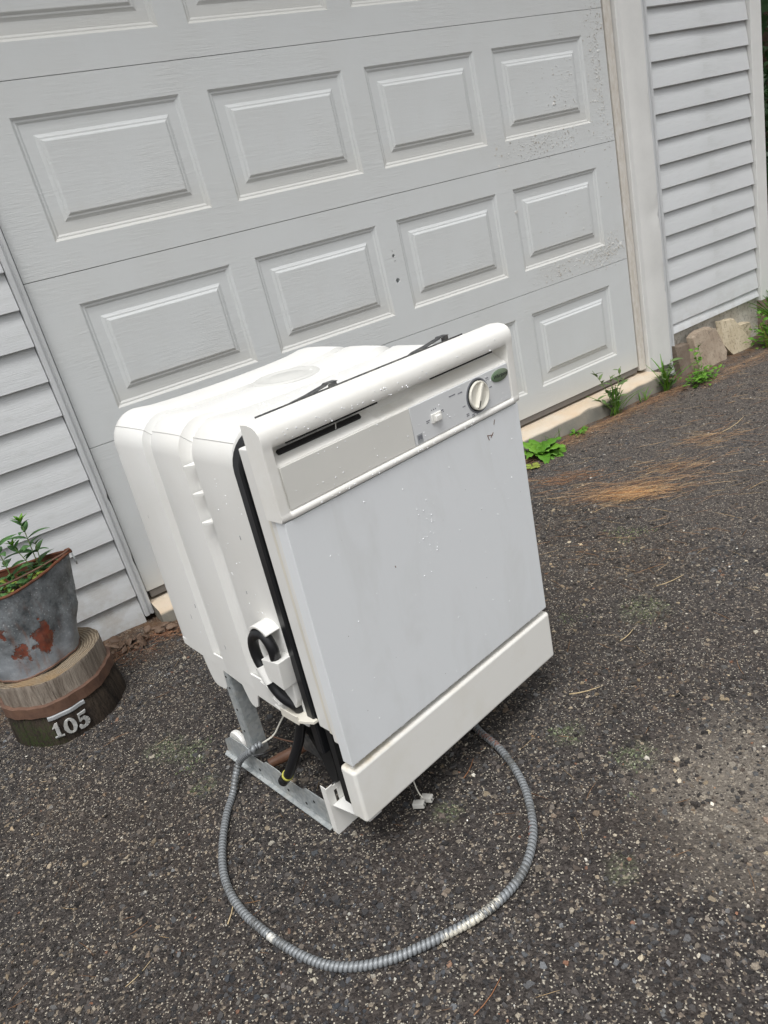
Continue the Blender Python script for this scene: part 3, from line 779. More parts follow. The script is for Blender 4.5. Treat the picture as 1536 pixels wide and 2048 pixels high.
# face inserts
dwb(MB().box((0.0205, -0.0006, 0.5005), (0.3060, 0.0035, 0.5708)), "console_insert", M['insert_warm'], bevel=0.0006, seg=1)
fil = dwb(MB().box((0.3064, -0.0007, 0.5005), (0.5870, 0.0035, 0.5708)), "control_panel", M['insert_cool'], bevel=0.0006, seg=1)
# dark vent slot in the recess, with little fins; thin louvre lines under the lip
mm = Matrix.Translation((0.128, 0.0225, 0.5868)) @ Matrix.Rotation(math.radians(-45), 4, 'X')
vent = dwb(MB().box((-0.090, -0.004, -0.0046), (0.086, 0.004, 0.0046), mm), "vent_slot", M['dark'], bevel=0.002)
for x in (0.030,):
    m2 = mm @ Matrix.Translation((x, -0.0045, 0)) @ Matrix.Rotation(0.6, 4, 'Y')
    dwb(MB().box((-0.0007, -0.0005, -0.0055), (0.0007, 0.003, 0.0055), m2), "vent_fin", M['console'], vent)
for x0, x1 in ((0.045, 0.242), (0.374, 0.551)):
    mb = MB(); n = 40
    for k in range(n):
        xa = x0+(x1-x0)*k/n; xb = x0+(x1-x0)*(k+random.uniform(0.6, 1.0))/n
        mb.box((xa, 0.0005, 0.6018), (xb, 0.004, 0.6036+random.uniform(0, 0.0012)))
    dwb(mb, "vent_gap", M['dark'])
# dial
DC = (0.4885, 0.0, 0.536)
mb = MB(); mb.lathe([(0.0335, -0.0008), (0.0335, -0.0013), (0.0305, -0.0014), (0.0305, -0.0010)], (DC[0], 0, DC[2]), 1, 40)
dwb(mb, "dial_ring", M['ink'])
mb = MB(); mb.lathe([(0.0298, -0.0012), (0.0298, -0.0030), (0.029, -0.0032), (0.029, -0.001)], (DC[0], 0, DC[2]), 1, 40)
dwb(mb, "dial_shadow_gap", M['ink_dark'])
mb = MB(); mb.lathe([(0.0278, -0.001), (0.0280, -0.0060), (0.0275, -0.0072), (0.0258, -0.0076), (0.0240, -0.0066), (0.0215, -0.0034), (0.0, -0.0020)], (DC[0], 0, DC[2]), 1, 40)
knob = dwb(mb, "dial_knob", M['knob'], smooth=True)
mm = Matrix.Translation((DC[0], -0.0040, DC[2])) @ Matrix.Rotation(math.radians(27), 4, 'Y')
mb = MB(); mb.prism([(-0.0062, 0.003), (0.0062, 0.003), (0.0026, -0.0060), (-0.0026, -0.0060)], 2, -0.0240, 0.0240)
mb.v = [tuple(mm @ Vector(p)) for p in mb.v]
dwb(mb, "dial_grip", M['knob'], knob, bevel=0.0012)
mb = MB().box((-0.0010, -0.0066, -0.023), (0.0010, -0.0055, -0.010), mm)
dwb(mb, "pointer_mark", M['ink_dark'], knob)
# printed marks round the dial and the switch
def mark(x, z, w, rows=1, a=0.0, mat='ink', name="printed_mark"):
    for k in range(rows):
        mb = MB(); nl = max(2, int(w/0.0022)); mm = Matrix.Translation((x, -0.0009, z-0.0034*k)) @ Matrix.Rotation(a, 4, 'Y')
        for i in range(nl):
            if random.random() < 0.12: continue
            xa = -w/2+w*i/nl; mb.box((xa, -0.0002, -random.uniform(0.0007, 0.0011)), (xa+w/nl*0.72, 0.0002, random.uniform(0.0007, 0.0012)), mm)
        if mb.v: dwb(mb, name, M[mat], fil)
for x, z, w, r in ((0.441, 0.556, 0.013, 1), (0.446, 0.528, 0.008, 1), (0.453, 0.511, 0.008, 2), (0.468, 0.505, 0.007, 2), (0.486, 0.5035, 0.017, 1), (0.522, 0.560, 0.008, 2), (0.529, 0.540, 0.008, 1), (0.520, 0.516, 0.004, 1), (0.420, 0.558, 0.020, 1)):
    mark(x, z, w, r)
for a in (-2.5, -2.05, -1.2, 0.55, -1.7):
    mark(DC[0]+0.0315*math.sin(a), DC[2]+0.0315*math.cos(a), 0.0026, 1, 0, 'ink_dark')
for x, z, w, r in ((0.366, 0.549, 0.013, 1), (0.386, 0.541, 0.009, 2), (0.347, 0.534, 0.010, 2)): mark(x, z, w, r)
# slider switch
sw = dwb(MB().box((0.355, -0.0042, 0.5255), (0.3815, 0.0, 0.5425)), "switch_plate", M['console'], bevel=0.0015)
dwb(MB().box((0.3615, -0.0095, 0.5275), (0.3755, -0.0035, 0.5385)), "switch_slider", M['console'], sw, bevel=0.002)
# sticker
dwb(MB().box((0.3125, -0.0012, 0.5025), (0.3265, 0.0, 0.5185)), "energy_sticker", M['energy'], fil)
dwb(MB().box((0.3145, -0.0015, 0.5085), (0.3245, -0.0010, 0.5160)), "energy_mark", M['ink'], fil)
# oval badge with script lettering
mb = MB(); mb.lathe([(1.0, -0.0008), (1.0, -0.0022), (0.94, -0.0028), (0.0, -0.0030)], (0, 0, 0), 1, 36)
mb.v = [(0.5595+p[0]*0.0255, p[1], 0.5545+p[2]*0.0118) for p in mb.v]
badge = dwb(mb, "badge", M['badge'], smooth=True)
cu = bpy.data.curves.new("badge_lettering", 'FONT'); cu.body = "Whirlpool"; cu.size = 0.0105; cu.extrude = 0.0002; cu.align_x = 'CENTER'; cu.align_y = 'CENTER'; cu.shear = 0.25
to = bpy.data.objects.new("badge_lettering_source", cu); COL.objects.link(to)
tm = bpy.data.meshes.new_from_object(to.evaluated_get(bpy.context.evaluated_depsgraph_get()))
bpy.data.objects.remove(to); bpy.data.curves.remove(cu)
o = link("badge_lettering", tm, M['ink_dark'], badge)
o.matrix_local = Matrix.Translation(Vector((0.5595, -0.0032, 0.5545))-BASE) @ Matrix.Rotation(math.radians(90), 4, 'X')
# kick panel
kick = dwb(MB().box((-0.001, -0.002, -0.1335), (0.6095, 0.040, -0.0135)), "kick_panel", M['kick'], bevel=0.0075, seg=4)
# screw tab: leg plate, bracket
def plate_poly(): return [(0.0085, -0.129), (0.013, -0.133), (0.049, -0.137), (0.145, -0.137), (0.145, -0.262), (0.020, -0.2575), (0.0125, -0.2545)]
lp = MB()
for (xa, xb, za, zb_) in ((0.0085, 0.026, -0.2545, -0.131), (0.026, 0.034, -0.2575, -0.179), (0.026, 0.034, -0.146, -0.135), (0.034, 0.130, -0.258, -0.137)):
    lp.box((xa, 0.134, za), (xb, 0.1365, zb_))
leg_plate = dwb(lp, "toe_plate", M['kick'])
dwb(MB().box((0.0085, 0.1368, -0.250), (0.0105, 0.152, -0.130)), "toe_plate_flange", M['kick'], leg_plate)
dwb(MB().prism([(0.014, 0.133), (0.062, 0.133), (0.062, 0.038), (0.030, 0.038)], 2, -0.1765, -0.1745), "mounting_tab", M['plastic'])
for y in (0.078, 0.098):
    dwb(MB().lathe([(0.0042, 0.0), (0.0042, 0.0006)], (0.040, y, -0.1744), 2, 14), "screw_hole", M['dark'])
dwb(MB().box((0.462, 0.134, -0.258), (0.598, 0.1365, -0.137)), "toe_plate", M['kick'])
# base rails and rear legs
def rail(x, s):
    top = [(0.555, -0.200), (0.520, -0.176), (0.455, -0.172), (0.440, -0.176), (0.425, -0.190), (0.385, -0.190), (0.372, -0.180), (0.320, -0.180), (0.308, -0.188), (0.240, -0.188), (0.222, -0.176), (0.140, -0.174)]
    poly = [(0.137, -0.236), (0.555, -0.240)]+top
    mb = MB().prism(poly, 0, x, x+s*0.002)
    r_ = dwb(mb, "base_rail", M['galv'])
    lip = MB(); lip.prism([(x-s*0.010, 0.150), (x+s*0.002, 0.150), (x+s*0.002, 0.570), (x-s*0.010, 0.560)], 2, -0.2425, -0.2405)
    dwb(lip, "rail_foot", M['galv'], r_)
    for y, z in ((0.412, -0.222), (0.30, -0.2225), (0.20, -0.200), (0.235, -0.224)):
        dwb(MB().lathe([(0.0035, 0.0), (0.0035, -s*0.0006)], (x-0.0002*s, y, z), 0, 12), "rail_hole", M['dark'], r_)
    mb = MB(); mb.box((x+s*0.003, 0.418, -0.190), (x+s*0.005, 0.446, 0.075)); mb.box((x+s*0.005, 0.416, -0.190), (x+s*0.040, 0.418, 0.075))
    lg = dwb(mb, "rear_leg", M['galv'])
    for z in (0.03, 0.0, -0.06, -0.12):
        dwb(MB().lathe([(0.003, 0.0), (0.003, -s*0.0006)], (x+s*0.0028, 0.431, z), 0, 12), "leg_hole", M['dark'], lg)
    wv = MB(); wv.lathe([(0.006, 0.0), (0.031, 0.0), (0.033, s*0.003), (0.033, s*0.011), (0.031, s*0.014), (0.006, s*0.014)], (x+s*0.006, 0.503, -0.195), 0, 28)
    dwb(wv, "rear_wheel", M['plastic'], smooth=True)
rail(0.010, 1); rail(0.597, -1)
# drain hose up the side, through a clip, down over the rail
hp = [(0.03, 0.15, 0.236), (-0.006, 0.139, 0.172), (-0.009, 0.137, 0.196), (-0.011, 0.1335, 0.220), (-0.012, 0.146, 0.2415), (-0.012, 0.166, 0.2415), (-0.012, 0.188, 0.228), (-0.012, 0.2005, 0.205), (-0.012, 0.1990, 0.175), (-0.012, 0.1830, 0.147), (-0.011, 0.1720, 0.118), (-0.006, 0.1560, 0.096), (0.006, 0.1420, 0.074), (0.016, 0.150, 0.048), (0.018, 0.168, 0.015), (0.010, 0.186, -0.035), (-0.004, 0.208, -0.085), (-0.010, 0.232, -0.125), (-0.012, 0.2593, -0.1555)]
hose = dwb(MB().tube(spline(hp[1:], 7), 0.0105, 14), "drain_hose", M['black_rubber'], smooth=True)
a, b = Vector(hp[-2]), Vector(hp[-1]); d = (b-a).normalized()
c0 = a+(b-a)*0.12
dwb(MB().tube([c0, c0+d*0.006], 0.0122, 16), "hose_band", M['yellow'], hose, smooth=True)
dwb(MB().tube([b-d*0.012, b+d*0.004], 0.0117, 16), "hose_end", M['black_rubber'], hose, smooth=True)
# clip and guard round the hose
dwb(MB().tube([(-0.012, 0.1915, 0.1625), (-0.012, 0.176, 0.130)], 0.0135, 16), "hose_clip", M['plastic'], smooth=True)
dwb(MB().prism([(0.113, 0.198), (0.172, 0.188), (0.168, 0.146), (0.120, 0.136)], 0, -0.0205, 0.014), "clip_block", M['plastic'], bevel=0.002)
mb = MB(); arc = []
for k in range(9):
    t = math.radians(150-105*k/8); arc.append((0.158+0.040*math.cos(t)*-1, 0.222+0.039*math.sin(t)))
inner = [(0.158+(y-0.158)*0.86, 0.222+(z-0.222)*0.86) for y, z in arc][::-1]
mb.prism(arc+inner, 0, -0.018, 0.014)
dwb(mb, "hose_guard", M['plastic'], bevel=0.001, seg=1)
mb = MB(); mb.prism([(0.1225, 0.165), (0.1225, 0.100), (0.132, 0.078), (0.150, 0.074), (0.158, 0.090), (0.158, 0.140)], 0, -0.001, 0.0125)
dwb(mb, "clip_pocket", M['plastic'], bevel=0.003)
for z, y0, y1 in ((0.150, 0.195, 0.250), (0.100, 0.185, 0.245), (0.072, 0.172, 0.215), (0.055, 0.160, 0.215)):
    dwb(MB().prism([(0.0125, y0), (0.0125, y1), (-0.004, y1-0.006), (-0.010, y0+0.004)], 2, z-0.0012, z+0.0016), "clip_rib", M['plastic'])
# ledge at the foot of the side wall
mb = MB(); mb.prism([(-0.012, 0.172), (0.012, 0.172), (0.012, 0.0895), (0.002, 0.0895), (-0.012, 0.118)], 2, 0.057, 0.062)
mb.box((-0.0125, 0.120, 0.052), (-0.0105, 0.174, 0.0705))
dwb(mb, "tub_ledge", M['cream'])
# what hangs below: dark insulation, pump, pipe, wires
dwb(MB().box((0.016, 0.066, -0.135), (0.591, 0.082, 0.044)), "insulation_flap", M['black_sheet'])
dwb(MB().prism([(0.110, 0.05), (0.110, -0.09), (0.118, -0.12), (0.136, -0.125), (0.150, -0.09), (0.150, 0.05)], 0, 0.030, 0.056), "spring_strap", M['black_sheet'])
mb = MB(); mb.lathe([(0.02, -0.20), (0.085, -0.195), (0.10, -0.15), (0.10, -0.05), (0.14, 0.0), (0.19, 0.05)], (0.33, 0.36, 0.0), 2, 28)
dwb(mb, "sump", M['black_sheet'], smooth=True)
mb = MB(); mb.lathe([(0.05, -0.10), (0.055, -0.09), (0.055, 0.09), (0.05, 0.10)], (0.30, 0.24, -0.16), 0, 24)
dwb(mb, "pump_motor", M['dark_steel'], smooth=True)
dwb(MB().tube([(0.030, 0.400, -0.215), (0.052, 0.392, -0.2135), (0.054, 0.391, -0.2135), (0.16, 0.35, -0.205), (0.26, 0.33, -0.19)], lambda i: (0.0115, 0.0115, 0.0128, 0.0128, 0.0128)[i], 16), "drain_pipe", M['copper'], smooth=True)
for pts_, rr_ in (([(0.05, 0.30, 0.04), (0.06, 0.27, -0.05), (0.10, 0.22, -0.11), (0.20, 0.20, -0.12)], 0.007), ([(0.04, 0.20, 0.04), (0.05, 0.19, -0.06), (0.09, 0.20, -0.17), (0.22, 0.24, -0.20)], 0.009), ([(0.08, 0.42, 0.05), (0.07, 0.38, -0.03), (0.12, 0.30, -0.08), (0.25, 0.25, -0.10)], 0.006), ([(0.06, 0.12, 0.03), (0.075, 0.125, -0.07), (0.11, 0.13, -0.15), (0.19, 0.14, -0.18)], 0.005)):
    dwb(MB().tube(spline(pts_, 6), rr_, 8), "added_black_hose", M['black_rubber'], smooth=True)  # invented black tubes, added to darken the underside
dwb(MB().box((0.075, 0.10, -0.165), (0.150, 0.165, -0.075)), "added_dark_block", M['black_sheet'], bevel=0.004)  # black block added as filler to deepen the shade underneath
dwb(MB().box((0.05, 0.09, 0.020), (0.555, 0.54, 0.034)), "added_dark_pan", M['black_sheet'])  # unseen black sheet, added to keep light out below the tub
dwb(MB().box((0.060, 0.150, -0.13), (0.064, 0.27, -0.085)), "side_bracket", M['dark_steel'])
dwb(MB().prism([(0.062, -0.175), (0.105, -0.165), (0.090, -0.205)], 1, 0.160, 0.163), "wiring_label", M['knob'])
dwb(MB().tube(spline([(0.055, 0.40, -0.150), (0.075, 0.37, -0.165), (0.092, 0.33, -0.165), (0.100, 0.30, -0.150)], 6), 0.0016, 6), "wire", M['copper'])
dwb(MB().tube(spline([(0.030, 0.412, -0.163), (0.060, 0.395, -0.150), (0.078, 0.380, -0.120), (0.100, 0.372, -0.095)], 6), 0.0021, 7), "wire", M['knob'])
dwb(MB().tube(spline([(0.0, 0.395, -0.165), (0.020, 0.380, -0.166), (0.050, 0.375, -0.170)], 5), 0.0022, 7), "cable_tie", M['black_rubber'])
wp = [(0.168, 0.060, -0.135), (0.163, 0.052, -0.170), (0.160, 0.040, -0.205), (0.163, 0.032, -0.222)]
dwb(MB().tube(spline(wp, 6), 0.0014, 6), "wire", M['knob'])
dwb(MB().tube(spline([(0.150, 0.062, -0.135), (0.148, 0.050, -0.180), (0.150, 0.040, -0.222)], 6), 0.0011, 6), "wire", M['dark_steel'])
for x, y, a in ((0.150, 0.033, 0.5), (0.172, 0.030, 0.35)):
    mm = Matrix.Translation((x, y, -0.229)) @ Matrix.Rotation(a, 4, 'Z') @ Matrix.Rotation(-0.15, 4, 'X')
    pl = dwb(MB().box((-0.0075, -0.0125, -0.006), (0.0075, 0.0125, 0.006), mm), "wire_connector", M['connector'], bevel=0.0018)
    for sx in (-0.0035, 0.0035):
        dwb(MB().box((sx-0.0018, -0.0131, -0.0022), (sx+0.0018, -0.0120, 0.0022), mm), "connector_socket", M['dark'], pl)
# steel counter clips and edge strip along the top of the door opening
dwb(MB().box((0.066, 0.1040, 0.6188), (0.590, 0.1052, 0.6312)), "edge_strip", M['dark_steel'])
def clip(x0, x1, y):
    prof = [(x0, 0.6195), (x0+0.030, 0.6275), (x0+0.062, 0.6300), (x1-0.026, 0.6350), (x1-0.022, 0.6375), (x1, 0.6365)]
    th = 0.0014
    rings = [[(x, y-0.007, z), (x, y+0.008, z), (x, y+0.008, z+th), (x, y-0.007, z+th)] for x, z in prof]
    c = dwb(MB().loft(rings), "counter_clip", M['dark_steel'])
    dwb(MB().box((x1-0.022, y-0.008, 0.6250), (x1-0.0030, y-0.006, 0.6368)), "clip_foot", M['dark_steel'], c)
clip(0.118, 0.246, 0.108); clip(0.430, 0.556, 0.118)
dwb(MB().box((0.290, 0.112, 0.6190), (0.322, 0.122, 0.6245)), "counter_clip", M['dark_steel'])
# rain drops
def drops(name, pts, nrm, r):
    N = 7; V = []; F = []; ls = []; lt = []
    for (p, nn, rad) in zip(pts, nrm, r):
        nn = Vector(nn).normalized(); a = nn.orthogonal().normalized(); b = nn.cross(a); o_ = len(V); p = Vector(p)-BASE; el = random.uniform(0.8, 1.3)
        for hh, rr_ in ((-0.0002, 1.0), (0.42, 0.78), (0.62, 0.35)):
            for k in range(N):
                t = 2*math.pi*k/N
                V.append(p+a*rad*rr_*math.cos(t)*el+b*rad*rr_*math.sin(t)+nn*(hh*rad if hh > 0 else hh))
        for q_ in range(2):
            for k in range(N):
                l = (k+1) % N; F.append((o_+q_*N+k, o_+q_*N+l, o_+(q_+1)*N+l, o_+(q_+1)*N+k))
        F.append(tuple(o_+2*N+k for k in range(N)))
    me = bpy.data.meshes.new(name); me.from_pydata([tuple(v) for v in V], [], F); me.update()
    return link(name, me, M['drop'], dw, smooth=True, kind="stuff")
P_, N_, Q_ = [], [], []
def sc(n, f, nn, r0, r1):
    for _ in range(n): P_.append(f()); N_.append(nn); Q_.append(random.uniform(r0, r1)*0.72)
U = random.uniform
sc(70, lambda: (U(0.01, 0.595), 0.0, U(0.02, 0.47)), (0, -1, 0.05), 0.0007, 0.0019)
sc(30, lambda: (random.gauss(0.30, 0.03), 0.0, U(0.25, 0.45)), (0, -1, 0.05), 0.0009, 0.0022)
sc(26, lambda: (U(0.03, 0.30), -0.0006, U(0.505, 0.568)), (0, -1, 0), 0.0008, 0.0018)
sc(22, lambda: (U(0.31, 0.585), -0.0007, U(0.505, 0.568)), (0, -1, 0), 0.0008, 0.002)
sc(60, lambda: (U(0.02, 0.59), -0.0036, U(0.607, 0.625)), (0, -1, 0.1), 0.0009, 0.0022)
sc(90, lambda: (U(0.01, 0.6), U(0.012, 0.04), 0.6445), (0, 0, 1), 0.0009, 0.0024)
sc(40, lambda: (U(0.02, 0.59), -0.0045, U(0.488, 0.494)), (0, -1, -0.2), 0.0009, 0.0022)
sc(60, lambda: (U(0.0, 0.6), 0.002, -0.0015), (0, -1, -0.4), 0.0009, 0.0018)
sc(150, lambda: (0.012, random.choice([U(0.13, 0.245), U(0.33, 0.40), U(0.47, 0.54)]), U(0.06, 0.555)), (-1, 0, 0), 0.0009, 0.0022)
def topz(x): return 0.622-0.010*max(0.0, math.sin(math.pi*max(0, min(1, (x-0.074)/0.459))))**0.5
def tp():
    x = U(0.08, 0.53); return (x, random.choice([U(0.125, 0.245), U(0.32, 0.405), U(0.465, 0.53)]), topz(x)-0.0002)
sc(420, tp, (0, 0, 1), 0.0010, 0.0030)
drops("rain_drops", P_, N_, Q_)

# ------------------------------------------------------------------ flexible conduit
def L2W(p): return OD+RD @ Vector(p)
zc = -0.108+0.0085
cpts = [L2W((0.030, 0.404, -0.158)), L2W((0.016, 0.408, -0.158)), L2W((0.002, 0.412, -0.163)), Vector((-0.250, -1.080, -0.060))]
cpts += [Vector((x, y, zc)) for x, y in ((-0.292, -1.112), (-0.330, -1.165), (-0.368, -1.235), (-0.396, -1.307), (-0.406, -1.371), (-0.404, -1.430), (-0.394, -1.482), (-0.379, -1.539), (-0.358, -1.595), (-0.333, -1.640), (-0.295, -1.677), (-0.250, -1.703), (-0.209, -1.718), (-0.156, -1.733), (-0.099, -1.746), (-0.044, -1.749), (0.013, -1.739), (0.064, -1.713), (0.108, -1.675), (0.154, -1.613), (0.184, -1.553), (0.209, -1.472), (0.217, -1.395), (0.227, -1.348), (0.232, -1.29))]
cpts += [L2W((0.40, 0.16, -0.205)), L2W((0.40, 0.24, -0.15))]
sp = spline(cpts, 24)
ln = [0.0]
for i in range(1, len(sp)): ln.append(ln[-1]+(sp[i]-sp[i-1]).length)
tot = ln[-1]; PITCH = 0.0084; RPP = 9; nr = int(tot/PITCH*RPP); NS = 12
lnA = np.array(ln); S = np.array([list(p) for p in sp]); tq = np.linspace(0, tot, nr)
C_ = np.stack([np.interp(tq, lnA, S[:, k]) for k in range(3)], 1)
T_ = np.gradient(C_, axis=0); T_ /= np.linalg.norm(T_, axis=1)[:, None]
up = np.tile(np.array([[0, 0, 1.0]]), (nr, 1)); A_ = up-T_*np.sum(up*T_, 1)[:, None]; A_ /= np.linalg.norm(A_, axis=1)[:, None]; B_ = np.cross(T_, A_)
th = np.arange(NS)*2*np.pi/NS
ph = tq[:, None]/PITCH*2*np.pi+th[None, :]
rad = 0.0068+0.0017*np.abs(np.sin(ph*0.5))**0.55
V = C_[:, None]+A_[:, None]*(rad*np.cos(th))[:, :, None]+B_[:, None]*(rad*np.sin(th))[:, :, None]
Vf = V.reshape(-1, 3)
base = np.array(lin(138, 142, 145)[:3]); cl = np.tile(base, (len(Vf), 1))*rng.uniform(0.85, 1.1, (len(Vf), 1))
hi = (np.abs(np.sin(ph*0.5)) > 0.42).reshape(-1); cl[~hi] *= 0.30  # shade between the ribs painted into the groove colour
def blot(c, r, colr, pr=1.0):
    d = np.linalg.norm(Vf-np.array(c), axis=1); k = (d < r*rng.uniform(0.6, 1.1, len(d))) & (rng.uniform(0, 1, len(d)) < pr)
    cl[k] = np.array(lin(*colr)[:3])
blot((-0.392, -1.520, zc+0.008), 0.012, (222, 220, 212))
for k in range(9):
    t = k/8; blot((-0.160+0.11*t, -1.745-0.006*math.sin(t*3), zc+0.001), 0.011, (216, 211, 196), 0.75)
for k in range(6): blot((0.215-0.002*k, -1.42+0.02*k-0.04, zc+0.006), 0.010, (150, 92, 66), 0.35)
for k in range(3): blot((0.09+0.01*k, -1.69+0.012*k, zc), 0.008, (176, 88, 46), 0.3)
for k in range(14):
    i = rng.integers(0, nr); blot(C_[i]+np.array([0, 0, 0.008]), 0.02, (96, 97, 96), 0.5)
I2 = np.arange(nr*NS).reshape(nr, NS); J = np.roll(I2, -1, 1)
q = np.stack([I2[:-1], J[:-1], J[1:], I2[1:]], -1).reshape(-1, 4)
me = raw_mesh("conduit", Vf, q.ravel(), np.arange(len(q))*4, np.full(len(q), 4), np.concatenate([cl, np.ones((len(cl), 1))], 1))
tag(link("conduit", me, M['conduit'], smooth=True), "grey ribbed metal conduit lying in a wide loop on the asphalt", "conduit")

# ------------------------------------------------------------------ stump with hoop and house number
SC = Vector((-0.515, -0.357, -0.11)); SH = 0.191
def mat_stump_side():
    t = NT("weathered_wood", rough=0.8, spec=0.2)
    z = t.n("ShaderNodeSeparateXYZ", {0: t.pos}).outputs[2]
    g = t.noise(1.0, 6, 0.7, t.mapv((38, 38, 5)), 0.6)
    up_ = t.mix(t.ramp(g, 0.3, 0.7), lin(92, 80, 70), lin(166, 156, 144))
    up_ = t.mix(t.ramp(t.noise(1.0, 4, 0.6, t.mapv((55, 55, 4))), 0.60, 0.66), up_, lin(60, 46, 38))
    lo = t.mix(t.ramp(g, 0.35, 0.7), lin(36, 32, 30), lin(78, 68, 58))
    c = t.mix(t.ramp(z, 0.088, 0.10), lo, up_)
    moss = t.math('MULTIPLY', t.spot((-0.12, -0.12, 0.015), 0.07, 0.6, 26), t.ramp(t.noise(110, 4, 0.7), 0.42, 0.6))
    c = t.mix(t.math('MULTIPLY', moss, 0.85), c, lin(58, 70, 38))
    t.color(c); t.bump(g, 1.0, 0.012)
    return t.m
def mat_rings():
    t = NT("cut_wood_rings", rough=0.8, spec=0.2)
    w = t.n("ShaderNodeTexWave", {"Vector": t.mapv((1, 1, 0.02)), "Scale": 38.0, "Distortion": 5.0, "Detail": 3.0, "Detail Scale": 1.2}, wave_type='RINGS', rings_direction='Z').outputs["Fac"]
    c = t.mix(w, lin(100, 88, 73), lin(148, 136, 118))
    c = t.mix(t.ramp(t.noise(9, 5, 0.65), 0.45, 0.7, 0, 0.7), c, lin(150, 120, 78))
    c = t.mix(t.ramp(t.noise(14, 5, 0.7), 0.6, 0.7, 0, 0.6), c, lin(72, 60, 50))
    t.color(c); t.bump(w, 0.5, 0.003)
    return t.m
stump = thing("stump", "short tree stump ringed by a rusty hoop with house number 105 under the bucket", "stump", SC)
NA = 72
def srad(a, h):
    f = 0.165-0.014*(h/SH) if h < 0.09 else 0.151
    return f+0.004*math.sin(3*a+0.6)+0.0025*math.sin(7*a+2)+0.0015*math.sin(19*a)
rings = []
for h in (-0.04, 0.0, 0.03, 0.07, 0.10, 0.14, 0.178, 0.186, SH):
    k = 0.994 if h == SH else 1.0
    rings.append([(srad(2*math.pi*i/NA, max(h, 0))*k*math.cos(2*math.pi*i/NA), srad(2*math.pi*i/NA, max(h, 0))*k*math.sin(2*math.pi*i/NA), h+(0.0025*math.sin(5*2*math.pi*i/NA) if h > 0.17 else 0)) for i in range(NA)])
MB().loft(rings, True, False).build("trunk", mat_stump_side(), stump, smooth=True)
top = [p for p in rings[-1]]
mt_ = MB(); mt_.add(top+[(0, 0, SH-0.001)], [(i, (i+1) % NA, NA) for i in range(NA)])
mt_.build("cut_face", mat_rings(), stump)
def arc_band(name, a0, a1, z0, z1, r, th_, mat, par, n=60, wave=0.0):
    rings = []
    for i in range(n+1):
        a = math.radians(a0+(a1-a0)*i/n); dz = wave*math.sin(3*a); ca, sa = math.cos(a), math.sin(a); k = srad(a, 0.11)-0.153
        rr_ = r+k
        rings.append([((rr_)*ca, (rr_)*sa, z0+dz), ((rr_+th_)*ca, (rr_+th_)*sa, z0+dz+0.003), ((rr_+th_)*ca, (rr_+th_)*sa, z1+dz-0.003), (rr_*ca, rr_*sa, z1+dz)])
    return MB().loft(rings).build(name, mat, par, smooth=False)
M['hoop'] = (lambda t: (t.color(t.mix(t.ramp(t.noise(22, 5, 0.7), 0.35, 0.7), lin(110, 82, 66), lin(80, 58, 48))), t.bump(t.noise(80, 4), 0.3, 0.003), t.m)[2])(NT("rusty_hoop", rough=0.7))
arc_band("hoop", -180, 180, 0.090, 0.128, 0.153, 0.0095, M['hoop'], stump, 90)
arc_band("number_plate", -112, -76, 0.077, 0.0915, 0.1615, 0.003, M['energy'], stump, 20)
def on_cyl(a_deg, z, u, w, dep):
    """a point on the stump's side: u along the surface, w up, dep outward"""
    a = math.radians(a_deg)+u/0.163; r = srad(a, z)+dep
    return (r*math.cos(a), r*math.sin(a), z+w)
def digit(poly_list, a_deg, z, hgt, tilt):
    mb = MB()
    for poly in poly_list:
        n = len(poly); vs = []
        for dep in (0.0005, 0.0065):
            for (u, w) in poly:
                uu = u*hgt; ww = w*hgt
                vs.append(on_cyl(a_deg, z, uu*math.cos(tilt)-ww*math.sin(tilt), uu*math.sin(tilt)+ww*math.cos(tilt), dep))
        mb.add(vs, [tuple(range(n)), tuple(range(n, 2*n))[::-1]]+[(i, (i+1) % n, n+(i+1) % n, n+i) for i in range(n)])
    return mb
one = [[(-0.26, 0.70), (-0.06, 0.98), (0.10, 1.0), (0.10, 0.10), (0.26, 0.08), (0.26, 0.0), (-0.26, 0.0), (-0.26, 0.08), (-0.10, 0.10), (-0.10, 0.74), (-0.22, 0.68)]]
zero = []
for k in range(24):
    a0, a1 = 2*math.pi*k/24, 2*math.pi*(k+1)/24
    zero.append([(0.36*math.cos(a0), 0.5+0.51*math.sin(a0)), (0.36*math.cos(a1), 0.5+0.51*math.sin(a1)), (0.13*math.cos(a1), 0.5+0.42*math.sin(a1)), (0.13*math.cos(a0), 0.5+0.42*math.sin(a0))])
five = []
path = [(-0.26, 0.10, 0.10), (-0.16, 0.03, 0.07), (0.0, 0.02, 0.07), (0.14, 0.08, 0.11), (0.22, 0.22, 0.14), (0.22, 0.38, 0.14), (0.13, 0.53, 0.11), (0.0, 0.58, 0.07), (-0.13, 0.55, 0.06), (-0.21, 0.50, 0.05)]
def stroke(path):
    out = []
    for i in range(len(path)-1):
        (x0, y0, w0), (x1, y1, w1) = path[i], path[i+1]; l = math.hypot(x1-x0, y1-y0); nx_, ny_ = -(y1-y0)/l, (x1-x0)/l
        out.append([(x0+nx_*w0, y0+ny_*w0), (x0-nx_*w0, y0-ny_*w0), (x1-nx_*w1, y1-ny_*w1), (x1+nx_*w1, y1+ny_*w1)])
    return out
five = stroke(path)+[[(-0.24, 0.48), (-0.15, 0.48), (-0.13, 1.0), (-0.22, 1.0)], [(-0.22, 0.86), (0.24, 0.84), (0.30, 1.02), (-0.22, 1.0)], [(-0.24+0.11*math.cos(t*0.785), 0.15+0.11*math.sin(t*0.785)) for t in range(8)]]
M['digit'] = mat_galv("cast_aluminium", (206, 206, 203), 0.0, 0.45, 0.25)
